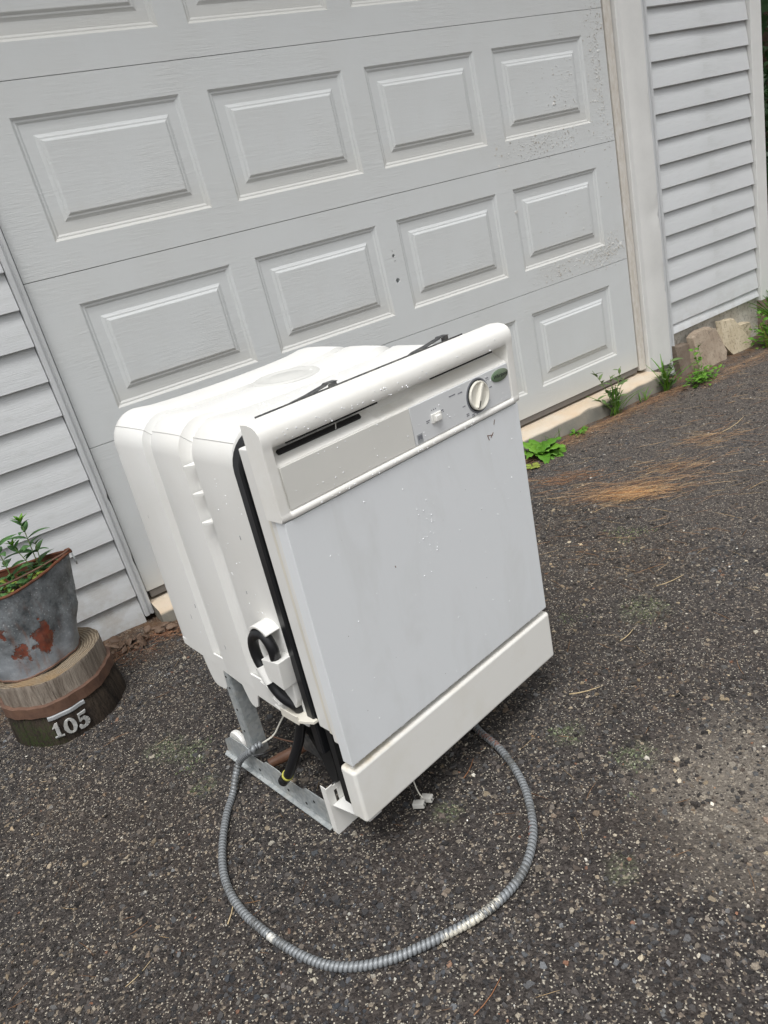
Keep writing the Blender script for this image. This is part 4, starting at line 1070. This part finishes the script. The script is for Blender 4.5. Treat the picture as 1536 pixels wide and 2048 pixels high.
for polys, a_deg, z in ((one, -107.5, 0.025), (zero, -96.5, 0.022), (five, -84.5, 0.020)):
    digit(polys, a_deg, z, 0.045, -0.04).build("house_number", M['digit'], stump)

# ------------------------------------------------------------------ dented bucket
BZ = SC.z+SH+0.001
BC = Vector((-0.535, -0.339, BZ))
bucket = thing("bucket", "dented galvanised bucket with rust patches on the tree stump", "bucket", BC)
BH = 0.252
def bucket_pt(a, t, ins=0.0):
    ca, sa = math.cos(a), math.sin(a)
    r0 = 0.119
    e = 1.25                                     # rim is pinched to a lens
    rimx, rimy = 0.193, 0.118
    k = (abs(ca)**e+abs(sa)**e)**(-1/e)
    x1, y1 = rimx*ca*k, rimy*sa*k
    x0, y0 = r0*ca, r0*sa
    s = t**0.9
    x = x0*(1-s)+x1*s; y = y0*(1-s)+y1*s
    d = 0.010*math.exp(-((a-6.05)/0.35)**2-((t-0.62)/0.14)**2)-0.012*math.exp(-((a-6.0)/0.5)**2-((t-0.42)/0.12)**2)
    d += 0.010*mnoise.noise(Vector((math.cos(a)*2.2, math.sin(a)*2.2, t*2.6)))*math.sin(math.pi*min(1, t+0.08))+0.004*mnoise.noise(Vector((math.cos(a)*6, math.sin(a)*6, t*7)))
    l = math.hypot(x, y)
    f = (l-d-ins)/l
    zz = BH*t+(0.014*abs(ca)**2-0.006)*t+(0.003*math.sin(a*4) if t < 0.05 else 0)
    return (x*f, y*f, zz)
def mat_bucket():
    t = NT("old_zinc", rough=0.55, metal=0.35, spec=0.5)
    s = t.n("ShaderNodeTexVoronoi", {"Vector": t.pos, "Scale": 110.0})
    c = t.mix(t.ramp(t.noise(16, 8, 0.75), 0.36, 0.64), lin(80, 85, 88), lin(148, 153, 156))
    c = t.mix(t.math('MULTIPLY', t.ramp(s.outputs["Distance"], 0.0, 0.3, 0.9, 0.0), t.ramp(t.noise(30, 4), 0.42, 0.6)), c, lin(190, 194, 196))
    c = t.mix(t.ramp(t.noise(60, 5, 0.75), 0.6, 0.68, 0, 0.6), c, lin(66, 68, 70))
    low_ = t.ramp(t.n("ShaderNodeSeparateXYZ", {0: t.pos}).outputs[2], 0.03, 0.12, 0.5, 0.0)
    c = t.mix(low_, c, lin(160, 166, 174))
    rust = t.spot((0.040, -0.122, 0.088), 0.024, 0.9, 34, (1.1, 0.6, 0.62), 0.10)
    for cc, r in (((0.024, -0.126, 0.103), 0.017), ((-0.036, -0.123, 0.074), 0.020), ((-0.020, -0.123, 0.090), 0.009), ((0.004, -0.126, 0.082), 0.008), ((0.045, -0.118, 0.150), 0.006), ((-0.058, -0.112, 0.152), 0.014), ((0.030, -0.125, 0.058), 0.009)):
        rust = t.math('MAXIMUM', rust, t.spot(cc, r, 0.9, 44, (1, 0.6, 0.8), 0.15))
    edge = t.ramp(rust, 0.02, 0.5)
    rc = t.mix(t.ramp(t.noise(45, 4), 0.35, 0.7), lin(122, 62, 44), lin(80, 46, 38))
    c = t.mix(edge, c, lin(82, 70, 64)); c = t.mix(t.math('MULTIPLY', t.ramp(rust, 0.45, 0.7), t.ramp(t.noise(70, 5, 0.7), 0.36, 0.46, 0.25, 1.0)), c, rc)
    halo = t.math('MULTIPLY', t.spot((0.02, -0.12, 0.07), 0.07, 0.8, 18, (1, 0.5, 0.7), 0.6), t.ramp(t.noise(1.0, 5, 0.7, t.mapv((60, 60, 14))), 0.48, 0.66, 0, 0.5))
    c = t.mix(halo, c, lin(134, 92, 68))
    t.color(c)
    t.put(t.b.inputs["Metallic"], t.ramp(rust, 0.2, 0.6, 0.35, 0.0))
    t.rough(t.ramp(t.noise(30, 4), 0.3, 0.7, 0.4, 0.75))
    t.bump(t.math('ADD', t.noise(22, 5, 0.6), t.math('MULTIPLY', rust, -0.6)), 0.45, 0.006)
    return t.m
M['rust'] = mat_stone("rust", (126, 78, 56), (86, 56, 44))
NB = 64; TL = [0.0, 0.03, 0.1, 0.18, 0.26, 0.34, 0.42, 0.5, 0.58, 0.66, 0.74, 0.82, 0.9, 0.96, 1.0]
A64 = [2*math.pi*i/NB for i in range(NB)]
m = MB(); m.loft([[bucket_pt(a, t) for a in A64] for t in TL], True, False); m.f.append(tuple(range(NB))[::-1])
m.build("shell", mat_bucket(), bucket, smooth=True)
m = MB(); m.loft([[bucket_pt(a, t, 0.0025) for a in A64] for t in TL[8:]], True, False)
m.build("inner_wall", M['rust'], bucket, smooth=True)
rim = [Vector(bucket_pt(a, 1.0)) for a in A64]+[Vector(bucket_pt(0, 1.0)), Vector(bucket_pt(A64[1], 1.0))]
MB().tube(rim, 0.0042, 8).build("rim", M['rust'], bucket, smooth=True)
foot = [Vector(bucket_pt(a, 0.01))+Vector((0, 0, 0.002)) for a in A64]+[Vector(bucket_pt(0, 0.01))+Vector((0, 0, 0.002)), Vector(bucket_pt(A64[1], 0.01))+Vector((0, 0, 0.002))]
MB().tube(foot, 0.0034, 6).build("foot_bead", M['hoop'], bucket, smooth=True)
sp_ = [bucket_pt(a, 0.80, 0.004) for a in A64]
m = MB(); m.add(sp_+[(0, 0, BH*0.82)], [(i, (i+1) % NB, NB) for i in range(NB)])
m.build("soil", M['soil'], bucket)
er = Vector(bucket_pt(0.0, 1.0)); el_ = Vector(bucket_pt(math.pi, 1.0))
hb = [er+Vector((0.004, 0.0, -0.006)), er+Vector((0.0, -0.004, 0.006)), er+Vector((-0.03, -0.02, 0.004)), Vector((0.02, -0.052, er.z-0.002)), el_+Vector((0.05, -0.03, 0.002)), el_+Vector((0.0, -0.004, 0.006)), el_+Vector((-0.004, 0, -0.006))]
MB().tube(spline(hb, 8), 0.0030, 8).build("bail_handle", M['hoop'], bucket, smooth=True)
for e_, s in ((er, 1), (el_, -1)):
    MB().tube(spline([e_+Vector((s*0.002, -0.010, -0.006)), e_+Vector((s*0.005, -0.013, -0.028)), e_+Vector((s*0.005, -0.004, -0.042)), e_+Vector((s*0.004, 0.006, -0.022))], 6), 0.0024, 7).build("handle_ear", M['galv'], bucket, smooth=True)
    MB().box((-0.008, -0.008, -0.007), (0.008, 0.008, 0.007), Matrix.Translation(e_+Vector((-s*0.004, 0, 0.002)))).build("rim_crimp", M['rust'], bucket, bevel=0.003)

# ------------------------------------------------------------------ plants
def leaf_mesh(name, wid=0.3, fold=0.25, droop=0.25, n=6, wavy=0.0, tip=1.0, thick=0.006):
    """a leaf of length 1 along +x with a folded midrib, a little thickness"""
    V = []; F = []
    for i in range(n+1):
        t = i/n; w = wid*(math.sin(math.pi*t**(0.75*tip))**0.8) if 0 < i < n else 0.012
        zc_ = -droop*t*t+0.12*t
        wv = wavy*math.sin(i*2.4)
        for s, k in ((-1, fold), (0, 0), (1, fold)):
            V.append((t, s*w*0.5, zc_+abs(s)*w*0.5*k+(wv*s if s else 0)))
    m_ = len(V)
    V += [(x, y, z-thick) for x, y, z in V]
    for i in range(n):
        for j in range(2):
            a = i*3+j; F.append((a, a+1, a+4, a+3)); F.append((m_+a, m_+a+3, m_+a+4, m_+a+1))
        F.append((i*3, i*3+3, m_+i*3+3, m_+i*3)); F.append((i*3+2, m_+i*3+2, m_+i*3+5, i*3+5))
    me = bpy.data.meshes.new(name); me.from_pydata(V, [], F); me.update()
    me.polygons.foreach_set("use_smooth", [True]*len(me.polygons))
    return me
LM = {'lance': leaf_mesh("leaf", 0.34, 0.3, 0.3), 'slim': leaf_mesh("leaf", 0.17, 0.3, 0.15), 'broad': leaf_mesh("leaf", 0.55, 0.35, 0.5, 12, 0.045), 'blade': leaf_mesh("leaf", 0.055, 0.4, 0.35, 7), 'round': leaf_mesh("leaf", 0.72, 0.2, 0.2, 6, 0.0, 1.25)}
def leaf(parent, mesh, mat, p, az, pitch, length, roll=0.0, name="leaf"):
    me = LM[mesh]
    o = bpy.data.objects.new(name, me); COL.objects.link(o); o.parent = parent
    if not me.materials: me.materials.append(mat)
    if me.materials[0] is not mat:
        o.material_slots[0].link = 'OBJECT'; o.material_slots[0].material = mat
    o.location = p; o.rotation_euler = Euler((roll, -pitch, az), 'XYZ'); o.scale = (length,)*3
    return o
def stems(parent, paths, r, mat=None, name="stem"):
    for p in paths:
        k = len(p)
        MB().tube(p, lambda i: r*(1-0.55*i/(k-1)), 6).build(name, mat or M['stem'], parent, smooth=True)
def seedling(loc, h, lean, label, nw=7, size=0.045, seed=0, topc=True):
    R = random.Random(seed)
    pl = thing("seedling", label, "plant", loc, "young plants growing in the rusty bucket")
    path = spline([(0, 0, -0.02), (lean[0]*0.3, lean[1]*0.3, h*0.4), (lean[0], lean[1], h)], 6)
    stems(pl, [path], 0.0022)
    for w in range(nw):
        t = 0.30+0.68*w/(nw-1)
        p = path[min(int(t*(len(path)-1)), len(path)-1)]
        for s in (0, 1):
            az = w*1.57+s*math.pi+R.uniform(-0.35, 0.35)+seed
            sz = size*(1.05-0.35*abs(t-0.6)) if t < 0.9 else size*0.6
            leaf(pl, 'lance', M['leaf_mid'], p, az, R.uniform(0.1, 0.5)+(0.5 if t > 0.9 else 0), sz*R.uniform(0.85, 1.15), R.uniform(-0.3, 0.3))
    if topc:
        for k in range(6): leaf(pl, 'lance', M['leaf_bright'], path[-1], k*1.05+seed, R.uniform(0.7, 1.1), size*0.5)
    return pl
SZ = BZ+BH*0.80
seedling((-0.432, -0.330, SZ), 0.185, (0.006, 0.0), "tallest leafy seedling in the rusty bucket, nearest its right-hand end", 8, 0.062, 1)
seedling((-0.440, -0.345, SZ), 0.135, (-0.030, 0.0), "shorter seedling leaning left of the tallest one in the bucket", 6, 0.048, 2)
seedling((-0.505, -0.335, SZ), 0.17, (-0.005, 0.0), "seedling at the picture's left edge in the rusty bucket", 8, 0.062, 3)
seedling((-0.425, -0.315, SZ), 0.115, (0.012, 0.0), "small seedling behind the tallest one, leaning right over the bucket rim", 4, 0.055, 4, False)
gp = thing("bedding_plant", "low pale green leafy plant filling the bucket under the seedlings", "plant", (-0.50, -0.345, SZ))
R0 = random.Random(5)
for k in range(110):
    x, y = R0.uniform(-0.10, 0.085), R0.uniform(-0.05, 0.05)
    leaf(gp, 'round', M['leaf_mid'] if R0.random() < 0.68 else M['leaf_pale'], (x, y, R0.uniform(0.0, 0.042)), R0.uniform(0, 6.28), R0.uniform(-0.1, 0.9), R0.uniform(0.018, 0.034), R0.uniform(-0.4, 0.4))
stems(gp, [spline([(R0.uniform(-0.09, 0.08), R0.uniform(-0.04, 0.04), -0.01), (R0.uniform(-0.09, 0.08), R0.uniform(-0.05, 0.03), 0.03)], 4) for _ in range(14)], 0.0016)

def G(x, y): return (x, y, float(ground_z(x, y)))
# broad crinkled weed beside the dishwasher
wb = thing("broadleaf_weed", "bright green broad leaved weed at the sill just right of the dishwasher", "weed", G(1.60, -0.20))
for k, (az, pt, ln_) in enumerate(((-0.3, 0.3, 0.13), (-0.8, 0.15, 0.15), (-1.35, 0.1, 0.14), (0.3, 0.5, 0.12), (2.6, 0.5, 0.10), (-2.0, 0.3, 0.12), (1.2, 0.9, 0.10), (-0.5, 0.8, 0.12), (-1.0, 0.6, 0.12), (3.4, 0.6, 0.10), (2.0, 0.9, 0.11), (-0.05, 0.15, 0.14))):
    leaf(wb, 'broad', M['leaf_bright'], (0, 0, 0.005), az, pt, ln_, 0.2*math.sin(k))
ys = thing("yellow_weed", "small yellowish weed lying beside the dishwasher below the broad leaved weed", "weed", G(1.49, -0.275))
for k in range(9): leaf(ys, 'round', M['leaf_pale'], (0.01*math.cos(k*2), 0.01*math.sin(k*2), 0.004), k*0.9-2.0, 0.15, 0.038)
sw_ = thing("sprout", "small green sprout at the foot of the sill, between two larger weeds", "weed", G(1.90, -0.165))
for k in range(22): leaf(sw_, 'lance', M['leaf_bright'], (0.03*math.cos(k*2.1), 0.02*math.sin(k*1.3), 0.004), k*0.85, 0.3+0.3*math.sin(k), 0.036)
def sprigs(name, label, loc, specs, size, mat, mesh='slim', seed=0, blades=0, bmat=None, blen=0.1):
    R = random.Random(seed)
    pl = thing(name, label, "weed", loc)
    for (dx, dy, h, b) in specs:
        path = spline([(b*0.2, 0, 0), (b*0.2+dx*0.4, dy*0.4, h*0.55), (dx, dy, h)], 7)
        stems(pl, [path], 0.0022)
        n = max(6, int(h/0.022))
        for w in range(n):
            p = path[int((0.2+0.8*w/n)*(len(path)-1))]
            leaf(pl, mesh, mat, p, w*2.4+R.uniform(-0.4, 0.4), R.uniform(0.2, 0.8), size*R.uniform(0.7, 1.2), R.uniform(-0.3, 0.3))
    for k in range(blades):
        a = R.uniform(0, 6.28); h = blen*R.uniform(0.6, 1.2); d = h*R.uniform(0.1, 0.6); x, y = R.uniform(-0.03, 0.03), R.uniform(-0.012, 0.012)
        leaf(pl, 'blade', bmat or M['leaf_bright'], (x, y, 0), a, R.uniform(0.85, 1.5), h*1.1, 0, "blade")
    return pl
sprigs("tall_weed", "tall branching weed with narrow leaves in front of the sill's right half", G(2.17, -0.150), [(-0.10, 0.02, 0.25, 0.01), (-0.01, 0.0, 0.20, 0), (0.07, 0.0, 0.22, 0.02), (-0.05, -0.01, 0.14, 0.03), (0.03, -0.01, 0.15, -0.02), (-0.13, 0, 0.12, 0), (0.10, 0.01, 0.16, 0)], 0.050, M['leaf_slim'], 'lance', 11, 14, M['leaf_bright'], 0.14)
sprigs("grassy_weed", "grey green weed with long narrow leaves at the foot of the casing", G(2.56, -0.150), [(0.0, 0, 0.12, 0), (0.05, 0, 0.15, 0), (-0.05, 0, 0.10, 0), (0.08, 0.01, 0.12, 0), (-0.02, -0.02, 0.09, 0)], 0.062, M['leaf_slim'], 'lance', 12, 14, M['leaf_bright'], 0.15)
cl_ = sprigs("clover", "bright low clover like weed before the leaning stones", G(2.70, -0.235), [(0.05, 0, 0.06, 0.02), (-0.04, 0, 0.07, 0), (0.09, -0.03, 0.05, 0), (0.0, 0.03, 0.10, 0), (-0.09, -0.02, 0.05, 0), (0.13, 0.02, 0.05, 0), (0.03, 0.05, 0.17, 0.1), (0.08, 0.05, 0.18, 0.12), (0.05, 0.06, 0.14, 0.1)], 0.026, M['leaf_bright'], 'round', 13)
R1 = random.Random(9)
for k in range(130): leaf(cl_, 'round', M['leaf_bright'], (R1.gauss(0.01, 0.06), R1.gauss(-0.01, 0.03), R1.uniform(0.0, 0.05)), R1.uniform(0, 6.28), R1.uniform(-0.1, 0.7), R1.uniform(0.016, 0.03))
sprigs("grass_wisp", "few thin grass blades at the sill, left of the grassy weed", G(2.38, -0.155), [(0.0, 0, 0.05, 0)], 0.02, M['leaf_bright'], 'slim', 14, 9, M['leaf_bright'], 0.07)
sprigs("grass_blade_tuft", "two or three thin blades at the sill beside the broad leaved weed", G(1.76, -0.145), [(0.0, 0, 0.03, 0)], 0.012, M['leaf_slim'], 'slim', 15, 6, M['leaf_slim'], 0.08)
sprigs("grass_clump", "tall bright grass clump at the right edge beneath the corner post", G(3.70, -0.08), [(0.0, 0, 0.1, 0)], 0.03, M['leaf_bright'], 'slim', 16, 70, M['leaf_bright'], 0.26)
cl2 = sprigs("leafy_clump", "low leafy weed clump right of the stones at the right edge", G(3.36, -0.20), [(0.04, 0, 0.14, 0), (-0.05, 0, 0.10, 0), (0.10, 0, 0.16, 0), (0.16, 0.03, 0.2, 0), (0.0, 0.05, 0.2, 0.1), (0.2, 0, 0.12, 0)], 0.036, M['leaf_bright'], 'round', 17, 10, M['leaf_pale'], 0.13)
for k in range(140): leaf(cl2, 'round', M['leaf_bright'], (R1.gauss(0.10, 0.10), R1.gauss(0.02, 0.06), R1.uniform(0.0, 0.10)), R1.uniform(0, 6.28), R1.uniform(-0.1, 0.7), R1.uniform(0.02, 0.04))

# ------------------------------------------------------------------ stones leaning on the foundation
def slab(name, label, poly, y0, thick, lean, mat, seed):
    """broken slab: polygon in (x, z), thickness in y, leaning back onto the wall"""
    R = random.Random(seed)
    pts = []
    n = len(poly)
    for i in range(n):
        (x0, z0), (x1, z1) = poly[i], poly[(i+1) % n]
        for k in range(3):
            t = k/3; pts.append((x0+(x1-x0)*t+R.uniform(-0.004, 0.004), z0+(z1-z0)*t+R.uniform(-0.004, 0.004)))
    zb = min(p[1] for p in pts); cx = sum(p[0] for p in pts)/len(pts)
    rings = []
    for d, ins in ((0.0, 0.985), (0.0025, 1.0), (thick-0.003, 0.99), (thick, 0.965)):
        rings.append([(cx+(x-cx)*ins-cx, -d+(z-zb)*lean+R.uniform(-0.002, 0.002), (z-zb)*ins) for x, z in pts])
    me = MB().loft(rings).mesh(name)
    o = link(name, me, mat); o.location = (cx, y0, zb)
    return tag(o, label, "stone", "broken stones leaning on the foundation")
slab("stone", "brown half hidden stone behind the clover, leftmost of the leaning stones", [(2.800, -0.19), (2.795, 0.020), (2.915, 0.010), (2.915, -0.19)], -0.035, 0.04, 0.16, M['rock_brown'], 1)
slab("stone", "large upright tan stone slab leaning against the foundation", [(2.885, -0.155), (2.905, 0.035), (2.935, 0.050), (3.07, 0.052), (3.105, 0.030), (3.150, -0.10), (3.115, -0.155), (3.03, -0.185), (2.93, -0.175)], -0.075, 0.045, 0.22, M['rock_tan'], 2)
slab("stone", "pale pointed stone slab right of the tan one", [(3.225, -0.175), (3.145, -0.07), (3.175, 0.050), (3.285, 0.035), (3.385, -0.10), (3.385, -0.165), (3.31, -0.182)], -0.070, 0.04, 0.22, M['rock_pale'], 3)
slab("stone", "small pale stone behind the pointed slab, against the wall", [(3.27, -0.11), (3.28, -0.012), (3.44, -0.020), (3.45, -0.06), (3.42, -0.15)], -0.012, 0.05, 0.05, M['rock_pale'], 4)

# ------------------------------------------------------------------ litter
def needles(name, n, cfun, ln_=(0.05, 0.10), cols=((186, 128, 70), (150, 98, 56), (206, 160, 96)), r=0.00055, dirn=None, spread=3.14):
    V = []; F = []; C = []
    for _ in range(n):
        x, y = cfun(); a = (dirn if dirn is not None else 0)+random.uniform(-spread, spread); l = random.uniform(*ln_)
        z = float(ground_z(x, y))+random.uniform(0.0025, 0.007); bend = random.uniform(-0.25, 0.25); o_ = len(V)
        col = lin(*random.choice(cols)); f = random.uniform(0.7, 1.2); dz = random.uniform(-0.002, 0.004)
        for k in range(4):
            t = k/3-0.5; aa = a+bend*t; px, py = x+l*t*math.cos(aa), y+l*t*math.sin(aa); sx, sy = -math.sin(aa), math.cos(aa)
            rr_ = r*(1.0 if 0 < k < 3 else 0.5)
            V += [(px+sx*rr_, py+sy*rr_, z+dz*t), (px-sx*rr_, py-sy*rr_, z+dz*t), (px, py, z+dz*t+rr_*1.3)]
            C += [(col[0]*f, col[1]*f, col[2]*f, 1)]*3
        for k in range(3):
            b = o_+k*3
            for i in range(3): F.append((b+i, b+(i+1) % 3, b+3+(i+1) % 3, b+3+i))
    V = np.array(V); Ff = np.array(F)
    me = raw_mesh(name, V, Ff.ravel(), np.arange(len(F))*4, np.full(len(F), 4), np.array(C))
    return link(name, me, M['needle'], kind="stuff")
g = random.gauss
def ell(cx, cy, ax, ay, bx, by):
    u, v = g(0, 0.5), g(0, 0.5); return (cx+u*ax+v*bx, cy+u*ay+v*by)
NC = ((158, 124, 90), (132, 102, 76), (184, 156, 118), (106, 80, 62))
needles("pine_needles", 460, lambda: ell(1.46, -0.80, 0.17, -0.17, 0.07, 0.10), (0.05, 0.11), NC, dirn=-0.75, spread=0.6)
needles("pine_needles", 170, lambda: ell(1.45, -0.83, 0.075, -0.075, 0.025, 0.035), (0.04, 0.09), ((178, 130, 80), (192, 150, 98), (146, 102, 66)), dirn=-0.75, spread=0.8)
needles("pine_needles", 95, lambda: ell(1.72, -0.81, 0.11, -0.10, 0.05, 0.06), (0.05, 0.11), NC, dirn=-0.65, spread=0.6)
needles("pine_needles", 70, lambda: ell(2.03, -0.74, 0.14, -0.10, 0.06, 0.07), (0.05, 0.11), NC, dirn=-0.6, spread=0.6)
needles("pine_needles", 80, lambda: ell(1.44, -0.49, 0.14, -0.12, 0.05, 0.06), (0.05, 0.10), ((150, 110, 74), (120, 84, 58)), dirn=-0.7, spread=0.7)
needles("pine_needles", 620, lambda: (U(1.45, 2.62), -0.165-abs(g(0, 0.035))), (0.03, 0.08), dirn=0.0, spread=0.9, cols=((140, 106, 76), (168, 138, 104), (116, 84, 64)))
needles("pine_needles", 300, lambda: (U(2.65, 3.6), -0.24-abs(g(0, 0.05))), (0.03, 0.09), dirn=0.0, spread=0.9, cols=((132, 102, 78), (160, 132, 102)))
needles("pine_needles", 330, lambda: (U(-0.9, 3.3), U(-2.3, -0.25)), (0.015, 0.06), cols=((150, 112, 76), (120, 88, 62), (166, 142, 106)), r=0.0004)
needles("pine_needles", 330, lambda: (U(0.9, 2.9), U(-1.3, -0.25)), (0.03, 0.10), cols=((150, 112, 76), (120, 88, 62), (176, 150, 112)), r=0.0005, dirn=-0.7, spread=0.9)
needles("pine_needles", 220, lambda: (U(-0.36, -0.05), -0.15-abs(g(0, 0.05))), (0.02, 0.06), cols=((140, 96, 72), (166, 124, 92), (110, 74, 58)))
# twigs, each one by itself
def twig(p, a, l, r, colr, label):
    x, y = p; pts = [(l*t*math.cos(a+0.12*math.sin(3*t)), l*t*math.sin(a+0.12*math.sin(3*t)), 0.0022+r*0.6+0.001*math.sin(4*t)) for t in (-0.5, -0.2, 0.1, 0.35, 0.5)]
    me = MB().tube(pts, lambda i: r*(1-0.12*i), 6).mesh("twig")
    o = link("twig", me, colr, smooth=True); o.location = G(x, y)
    tag(o, label, "twig", "twigs lying on the asphalt")
MT1 = NT("pale_twig", lin(186, 166, 130), 0.7).m; MT2 = NT("brown_twig", lin(140, 96, 66), 0.7).m
twig((0.479, -1.472), -0.55, 0.075, 0.0017, MT1, "pale twig lying right of the dishwasher's lower corner")
twig((-0.413, -1.395), 1.0, 0.075, 0.0013, MT1, "thin straw coloured twig touching the left side of the conduit loop")
twig((-0.17, -1.86), 0.2, 0.075, 0.0010, MT2, "reddish brown twig below the bottom of the conduit loop")
twig((-0.60, -1.40), 0.3, 0.06, 0.0008, MT1, "pale twig at the bottom left corner of the driveway")
twig((0.13, -1.46), 0.5, 0.06, 0.0012, MT2, "brown twig inside the conduit loop, at its right side")
twig((1.0, -1.32), -0.3, 0.10, 0.0015, MT1, "pale twig at the right edge, halfway down the driveway")
twig((0.72, -1.40), 0.1, 0.06, 0.0015, MT1, "short pale twig right of the dishwasher, near the sandy patch")
twig((2.2, -0.75), 0.1, 0.20, 0.0018, MT1, "long pale twig on the asphalt before the leaning stones")
# dead leaves by the left end of the sill
dl = bpy.data.objects.new("dead_leaves_heap", None); dl.name = "leaf_litter"; COL.objects.link(dl); dl.location = G(-0.20, -0.165)
tag(dl, "drift of dry brown leaves at the left end of the sill", "leaf litter")
R2 = random.Random(3)
for k in range(46):
    x = R2.uniform(-0.14, 0.12); leaf(dl, R2.choice(['lance', 'round', 'broad']), M['dead_leaf'], (x, R2.gauss(0.0, 0.022)+0.004, R2.uniform(0.002, 0.022)), R2.uniform(0, 6.28), R2.uniform(-0.5, 0.5), R2.uniform(0.02, 0.045), R2.uniform(-0.8, 0.8))

# ------------------------------------------------------------------ tree beyond the corner
tree = thing("tree", "dark green tree beyond the right corner of the garage", "tree", (8.2, 2.6, -0.2))
MB().tube(spline([(0, 0, -0.1), (0.05, 0, 1.5), (-0.05, 0.05, 3.0), (0.1, 0, 4.6)], 5), lambda i: 0.16*(1-0.045*i), 10).build("trunk", M['bark'], tree, smooth=True)
for k in range(9):
    a = k*2.3; h = 0.9+0.4*k
    MB().tube(spline([(0, 0, h), (0.5*math.cos(a), 0.5*math.sin(a), h+0.3), (1.2*math.cos(a), 1.2*math.sin(a), h+0.45)], 4), lambda i: 0.045*(1-0.09*i), 6).build("branch", M['bark'], tree, smooth=True)
N = 9000
hgt = rng.uniform(0.25, 5.6, N); rm = 1.75*np.sqrt(np.clip(1-((hgt-2.4)/3.4)**2, 0.02, 1)); aa = rng.uniform(0, 2*np.pi, N); rr2 = rm*np.sqrt(rng.uniform(0.12, 1, N))
cl3 = 0.75+0.25*np.sin(aa*5+hgt*3)
cx_, cy_ = rr2*cl3*np.cos(aa), rr2*cl3*np.sin(aa); L_ = rng.uniform(0.04, 0.09, N)
d1 = rng.normal(0, 1, (N, 3)); d1 /= np.linalg.norm(d1, axis=1)[:, None]; d2 = np.cross(d1, rng.normal(0, 1, (N, 3))); d2 /= np.linalg.norm(d2, axis=1)[:, None]
cc = np.stack([cx_, cy_, hgt], 1)
V = np.stack([cc-d1*L_[:, None], cc+d2*L_[:, None]*0.45, cc+d1*L_[:, None], cc-d2*L_[:, None]*0.45], 1).reshape(-1, 3)
me = raw_mesh("crown", V, np.arange(4*N), np.arange(N)*4, np.full(N, 4))
link("crown", me, M['tree_leaf'], tree)
bush = thing("bush", "dense dark bush at the foot of the tree, past the corner post", "bush", (6.4, 1.6, -0.15))
N = 4000
hgt = rng.uniform(0.0, 1.5, N); aa = rng.uniform(0, 2*np.pi, N); rr2 = 0.95*np.sqrt(np.clip(1-((hgt-0.55)/1.0)**2, 0.02, 1))*np.sqrt(rng.uniform(0.1, 1, N)); L_ = rng.uniform(0.03, 0.07, N)
d1 = rng.normal(0, 1, (N, 3)); d1 /= np.linalg.norm(d1, axis=1)[:, None]; d2 = np.cross(d1, rng.normal(0, 1, (N, 3))); d2 /= np.linalg.norm(d2, axis=1)[:, None]
cc = np.stack([rr2*np.cos(aa), rr2*np.sin(aa), hgt], 1)
V = np.stack([cc-d1*L_[:, None], cc+d2*L_[:, None]*0.45, cc+d1*L_[:, None], cc-d2*L_[:, None]*0.45], 1).reshape(-1, 3)
me = raw_mesh("foliage", V, np.arange(4*N), np.arange(N)*4, np.full(N, 4))
link("foliage", me, M['tree_leaf'], bush)
for k in range(7):
    a = k*0.9
    MB().tube(spline([(0, 0, 0), (0.2*math.cos(a), 0.2*math.sin(a), 0.5), (0.45*math.cos(a), 0.45*math.sin(a), 1.0)], 4), lambda i: 0.018*(1-0.08*i), 6).build("stem", M['bark'], bush, smooth=True)
